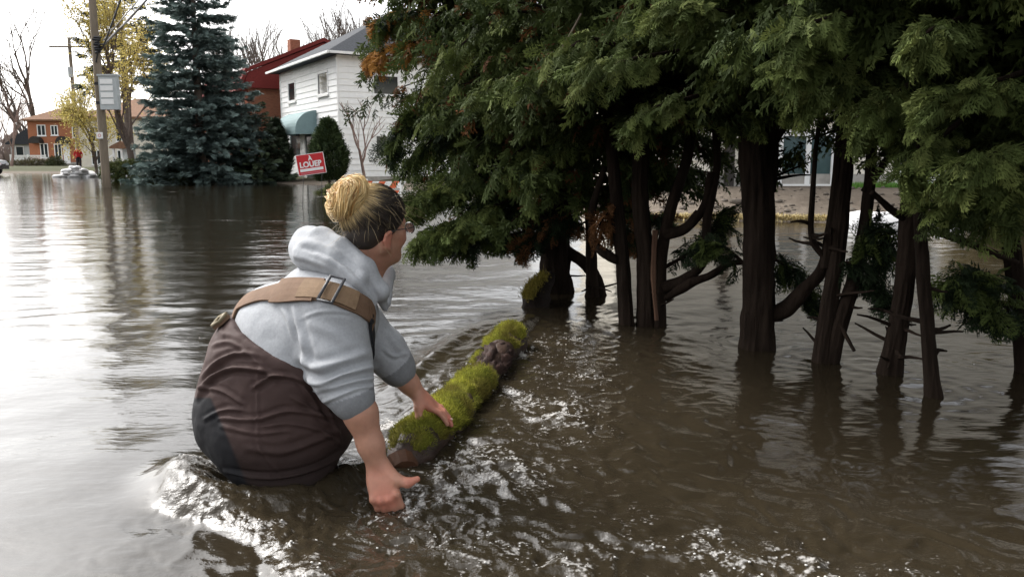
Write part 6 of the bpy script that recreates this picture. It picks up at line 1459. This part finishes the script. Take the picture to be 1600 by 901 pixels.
# moss cushions: shells hugging the top, then thousands of fine shoots
mossm = leaf_mat('moss', .9, .1, .3); rl_ = np.random.default_rng(31)
def moss(t0_, t1_, name, seed, wid=1.25, lean=-.25, thick=.022, n=5200, ln=.016):
    tt = np.linspace(t0_, t1_, 46); aa = np.linspace(-1, 1, 28); V = np.zeros((46, 28, 3)); N = np.zeros((46, 28, 3)); E = np.zeros((46, 28))
    ax = (LB - LA) / np.linalg.norm(LB - LA); sx = np.cross(ax, (0, 0, 1)); sx /= np.linalg.norm(sx); uz = np.cross(sx, ax)
    for i, t in enumerate(tt):
        c = logpt(t); r = np.interp(t, ts, lr); w_ = wid * (1 + .22 * vn3(np.array((t * 7, seed, 0.)), 3)); endf = min(1, (i / 5.), (45 - i) / 5.) ** .5
        for j, a in enumerate(aa):
            an = lean + a * w_; d = sx * math.sin(an) + uz * math.cos(an); ed = (1 - abs(a) ** 6) * endf * float(sstep(-.62, -.30, fb3((c + d * r) * 11 + 5, seed + 20, 3))); lump = 1 + .5 * float(fb3((c + d * r) * 13, seed, 3)); V[i, j] = c + d * (r * (1.07) + (thick * lump) * ed - .020 * (1 - ed)); N[i, j] = d; E[i, j] = ed
    i_ = np.arange(45 * 28).reshape(45, 28)[:, :-1].ravel(); f = np.stack((i_, i_ + 1, i_ + 29, i_ + 28), 1); v = V.reshape(-1, 3); nr = N.reshape(-1, 3); ed = E.ravel()
    cA, cB, cD = np.array((.36, .355, .055)), np.array((.17, .18, .028)), np.array((.13, .095, .03)); k = np.clip(.5 + .7 * fb3(v * 10, seed + 5, 3), 0, 1); kk = np.clip(.15 + 1.3 * fb3(v * 8, seed + 7, 3), 0, 1)
    c_ = cB + (cA - cB) * k[:, None]; c_ = c_ + (cD - c_) * (kk * .7)[:, None]
    wetl = sstep(.035, -.0, v[:, 2]); c_ = c_ * (1 - .55 * wetl[:, None])
    me = fast_mesh(name, v - base_l, f, mossm, True); vcol(me, 'tint', c_ * .7); mo = link_me(name, me, LG)
    w8 = ed + 1e-6; pk = rl_.choice(len(v), n, p=w8 / w8.sum()); p = v[pk] + rl_.normal(0, .006, (n, 3)) - nr[pk] * .003; d = nr[pk] + rl_.normal(0, .55, (n, 3)) + np.array((0, 0, .3)); d /= np.linalg.norm(d, axis=1)[:, None]
    s_ = np.cross(d, rl_.normal(0, 1, (n, 3))); s_ /= np.linalg.norm(s_, axis=1)[:, None]; L = ln * rl_.uniform(.4, 1.3, n)[:, None]; wv = .0014
    vv = np.stack((p - s_ * wv, p + s_ * wv, p + d * L), 1).reshape(-1, 3); ff = np.arange(3 * n).reshape(-1, 3); cc = np.repeat(c_[pk] * rl_.uniform(.55, 1.5, (n, 1)), 3, 0)
    me = fast_mesh('moss_shoots', vv - base_l, ff, mossm); vcol(me, 'tint', cc); o = link_me('moss_shoots', me, mo); o['kind'] = 'stuff'
moss(.012, .565, 'moss', 1, 1.55, .05, .019, 19000); moss(.795, .975, 'moss', 3, 1.45, -.3, .026, 8000, .02); moss(.60, .70, 'moss', 5, .5, -1.0, .012, 1500, .012)
# peeled slab of bark standing over the gap
V=[]; ax_ = (LB - LA) / np.linalg.norm(LB - LA); sx_ = np.cross(ax_, (0, 0, 1)); sx_ /= np.linalg.norm(sx_); uz_ = np.cross(sx_, ax_)
for i, t in enumerate(np.linspace(.585, .80, 26)):
    for j, a in enumerate(np.linspace(-.75, 1.25, 18)):
        d = sx_ * math.sin(a) + uz_ * math.cos(a); r = np.interp(t, ts, lr); arch = math.sin((t - .585) / .215 * PI) ** .6
        nz = float(fb3(np.array((t * 34, a * 3.2, 2.)), 5, 3)); rg_ = abs(float(vn3(np.array((t * 6, a * 7.5, 1.)), 8)))
        V.append(logpt(t) + d * (r * .93 + (.020 + .022 * nz - .022 * rg_ + .012 * sstep(.3, .9, np.array(a))) * arch))
V = np.array(V); i_ = np.arange(25 * 18).reshape(25, 18)[:, :-1].ravel()
F_ = np.stack((i_, i_ + 1, i_ + 19, i_ + 18), 1); V2 = V - uz_ * .018; V = np.concatenate((V, V2)); F_ = np.concatenate((F_, (F_ + 26 * 18)[:, ::-1]))
link_me('peeled_bark', fast_mesh('peeled_bark', V - base_l, F_, mat('peeling_bark', (.014, .009, .008), .75, .15, .4, 30, 1, 60, col2=(.05, .026, .02), stretch=(1, .3, 1), bdist=.01), True), LG)

# second mossy butt leaning on the leftmost cedar
b0 = np.array(P(852, 470, 5.7)); ST = thing('mossy_stump', 'dark butt of wood with thin yellow moss leaning against the leftmost cedar', 'stump', (b0[0], b0[1], 0))
q = MB(); bb = np.array((b0[0], b0[1], 0)); q.tube(spline([P(836, 520, 5.55) - bb, P(836, 478, 5.6) - bb, P(842, 455, 5.75) - bb, P(858, 435, 5.95) - bb], 16), np.linspace(.13, .06, 16), 18, rough=.28, seed=8, fseed=8, ridge=.1); q.build('wood', mat('black_wood', (.014, .010, .008), .9, .1, .4, 12, 1, 30, bdist=.012), ST, smooth=True)
pts = spline([P(824, 462, 5.47), P(832, 448, 5.53), P(850, 430, 5.68)], 30); n = 2600; p = pts[rl_.integers(0, 30, n)] + rl_.normal(0, 1, (n, 3)) * np.array((.022, .05, .014)); d = rl_.normal(0, .6, (n, 3)) + np.array((-.2, -.2, .8)); s_ = np.cross(d, rl_.normal(0, 1, (n, 3))); s_ /= np.linalg.norm(s_, axis=1)[:, None]
vv = np.stack((p - s_ * .003, p + s_ * .003, p + d * .02), 1).reshape(-1, 3); me = fast_mesh('moss', vv - bb, np.arange(3 * n).reshape(-1, 3), mossm); vcol(me, 'tint', np.repeat(np.array((.17, .14, .03)) * rl_.uniform(.5, 1.4, (n, 1)), 3, 0)); link_me('moss', me, ST)['kind'] = 'stuff'

# ================================================================ SMALL FIGURES AT THE END OF THE STREET
def figure(label, loc, facing, pose, coat, trousers, head_cover=None):
    t = thing('person', label, 'person', loc, facing); F0 = Field((-.7, -.6, -.45), (.95, .6, 1.95), .022)
    if pose == 'bend':
        hp_, ch, hd = np.array((0, 0, .82)), np.array((.42, 0, .98)), np.array((.68, 0, .95)); hands = [np.array((.62, s * .14, .42)) for s in (-1, 1)]; el_ = [np.array((.5, s * .22, .7)) for s in (-1, 1)]
    else:
        hp_, ch, hd = np.array((0, 0, .95)), np.array((.02, 0, 1.35)), np.array((.05, 0, 1.68)); hands = [np.array((.18, s * .26, .92)) for s in (-1, 1)]; el_ = [np.array((.0, s * .27, 1.12)) for s in (-1, 1)]
    F0.cap(hp_, .15, ch, .17, .06); F0.cap(ch, .07, hd, .06, .03); F0.ell(hd, (.095, .08, .115), None, .02); u_ = (hd - ch) / np.linalg.norm(hd - ch)
    F0.cap(hd + np.array((.09, 0, -.01)), .025, hd + np.array((.1, 0, -.03)), .02, .02)
    for i, s in enumerate((-1, 1)):
        sh_ = ch + np.array((0, s * .19, 0)); F0.cap(ch, .1, sh_, .07, .04); F0.cap(sh_, .065, el_[i], .05, .03); F0.cap(el_[i], .05, hands[i], .035, .03); F0.cap(hands[i], .035, hands[i] + np.array((.03, 0, -.08)), .025, .02)
        kn_ = np.array((.08, s * .1, .42)); F0.cap(hp_ + np.array((0, s * .09, -.05)), .11, kn_, .075, .04); F0.cap(kn_, .07, np.array((0, s * .1, -.2)), .05, .03); F0.cap(np.array((0, s * .1, -.2)), .05, np.array((.16, s * .11, -.23)), .04, .02)
    v, f = F0.mesh(); v = relax(v, f, 1); nrm = normals(v, f); c_ = np.tile(np.array(coat), (len(v), 1))
    leg = (v[:, 2] < hp_[2] - .02) & (np.abs(v[:, 0]) < .3) & (np.hypot(v[:, 0] - .04, 0) < .26) & (np.min([np.linalg.norm(v - h_, axis=1) for h_ in hands], 0) > .16); c_[leg] = trousers
    skn = (np.linalg.norm(v - hd, axis=1) < .15) | (np.min([np.linalg.norm(v - h_, axis=1) for h_ in hands], 0) < .07); c_[skn] = (.5, .27, .19)
    me = fast_mesh('body', v, f, skf, True); vcol(me, 'tint', c_); bo = link_me('body', me, t)
    Fc = Field(hd - .2, hd + .2, .02); Fc.ell(hd + u_ * .02 - np.array((.015, 0, 0)), (.105, .09, .115), None, 0); Fc.cut(hd + np.array((.03, 0, -.01)), np.array((.6, 0, -.8))); v, f = Fc.mesh(); me = fast_mesh('hair' if head_cover is None else 'cap', v, f, skf, True); vcol(me, 'tint', np.tile(np.array(head_cover or (.05, .035, .025)), (len(v), 1))); link_me(me.name.split('.')[0], me, t); return t
skf = mat('figure_cloth', (.3, .3, .3), .8, .2, attr='tint')
lo = AY(124, 262, 62); t = figure('distant person in a red coat standing behind the white sandbags', (lo[0], 62, .32), R(-70), 'stand', (.5, .03, .035), (.04, .035, .04))
lo = G(144, 281); lo[2] = .25; t = figure('person in a dark jacket with pale stripes bending over the sandbag pile', (lo[0] + .15, lo[1] + 2.5, -.2), R(170), 'bend', (.022, .022, .026), (.02, .02, .022))
q = MB()
for s in (-1, 1): q.tube([(.02, s * .12, .55), (.05, s * .15, .84), (.2, s * .165, .95)], .03, 5)
q.build('reflective_stripe', M['white_paint'], t)
lo = AY(233, 255, 40); figure('person in a red jacket and yellow-green cap half hidden behind the shrub and spruce', (lo[0], 40, -.25), R(20), 'bend', (.42, .06, .05), (.05, .05, .05), (.55, .75, .05))
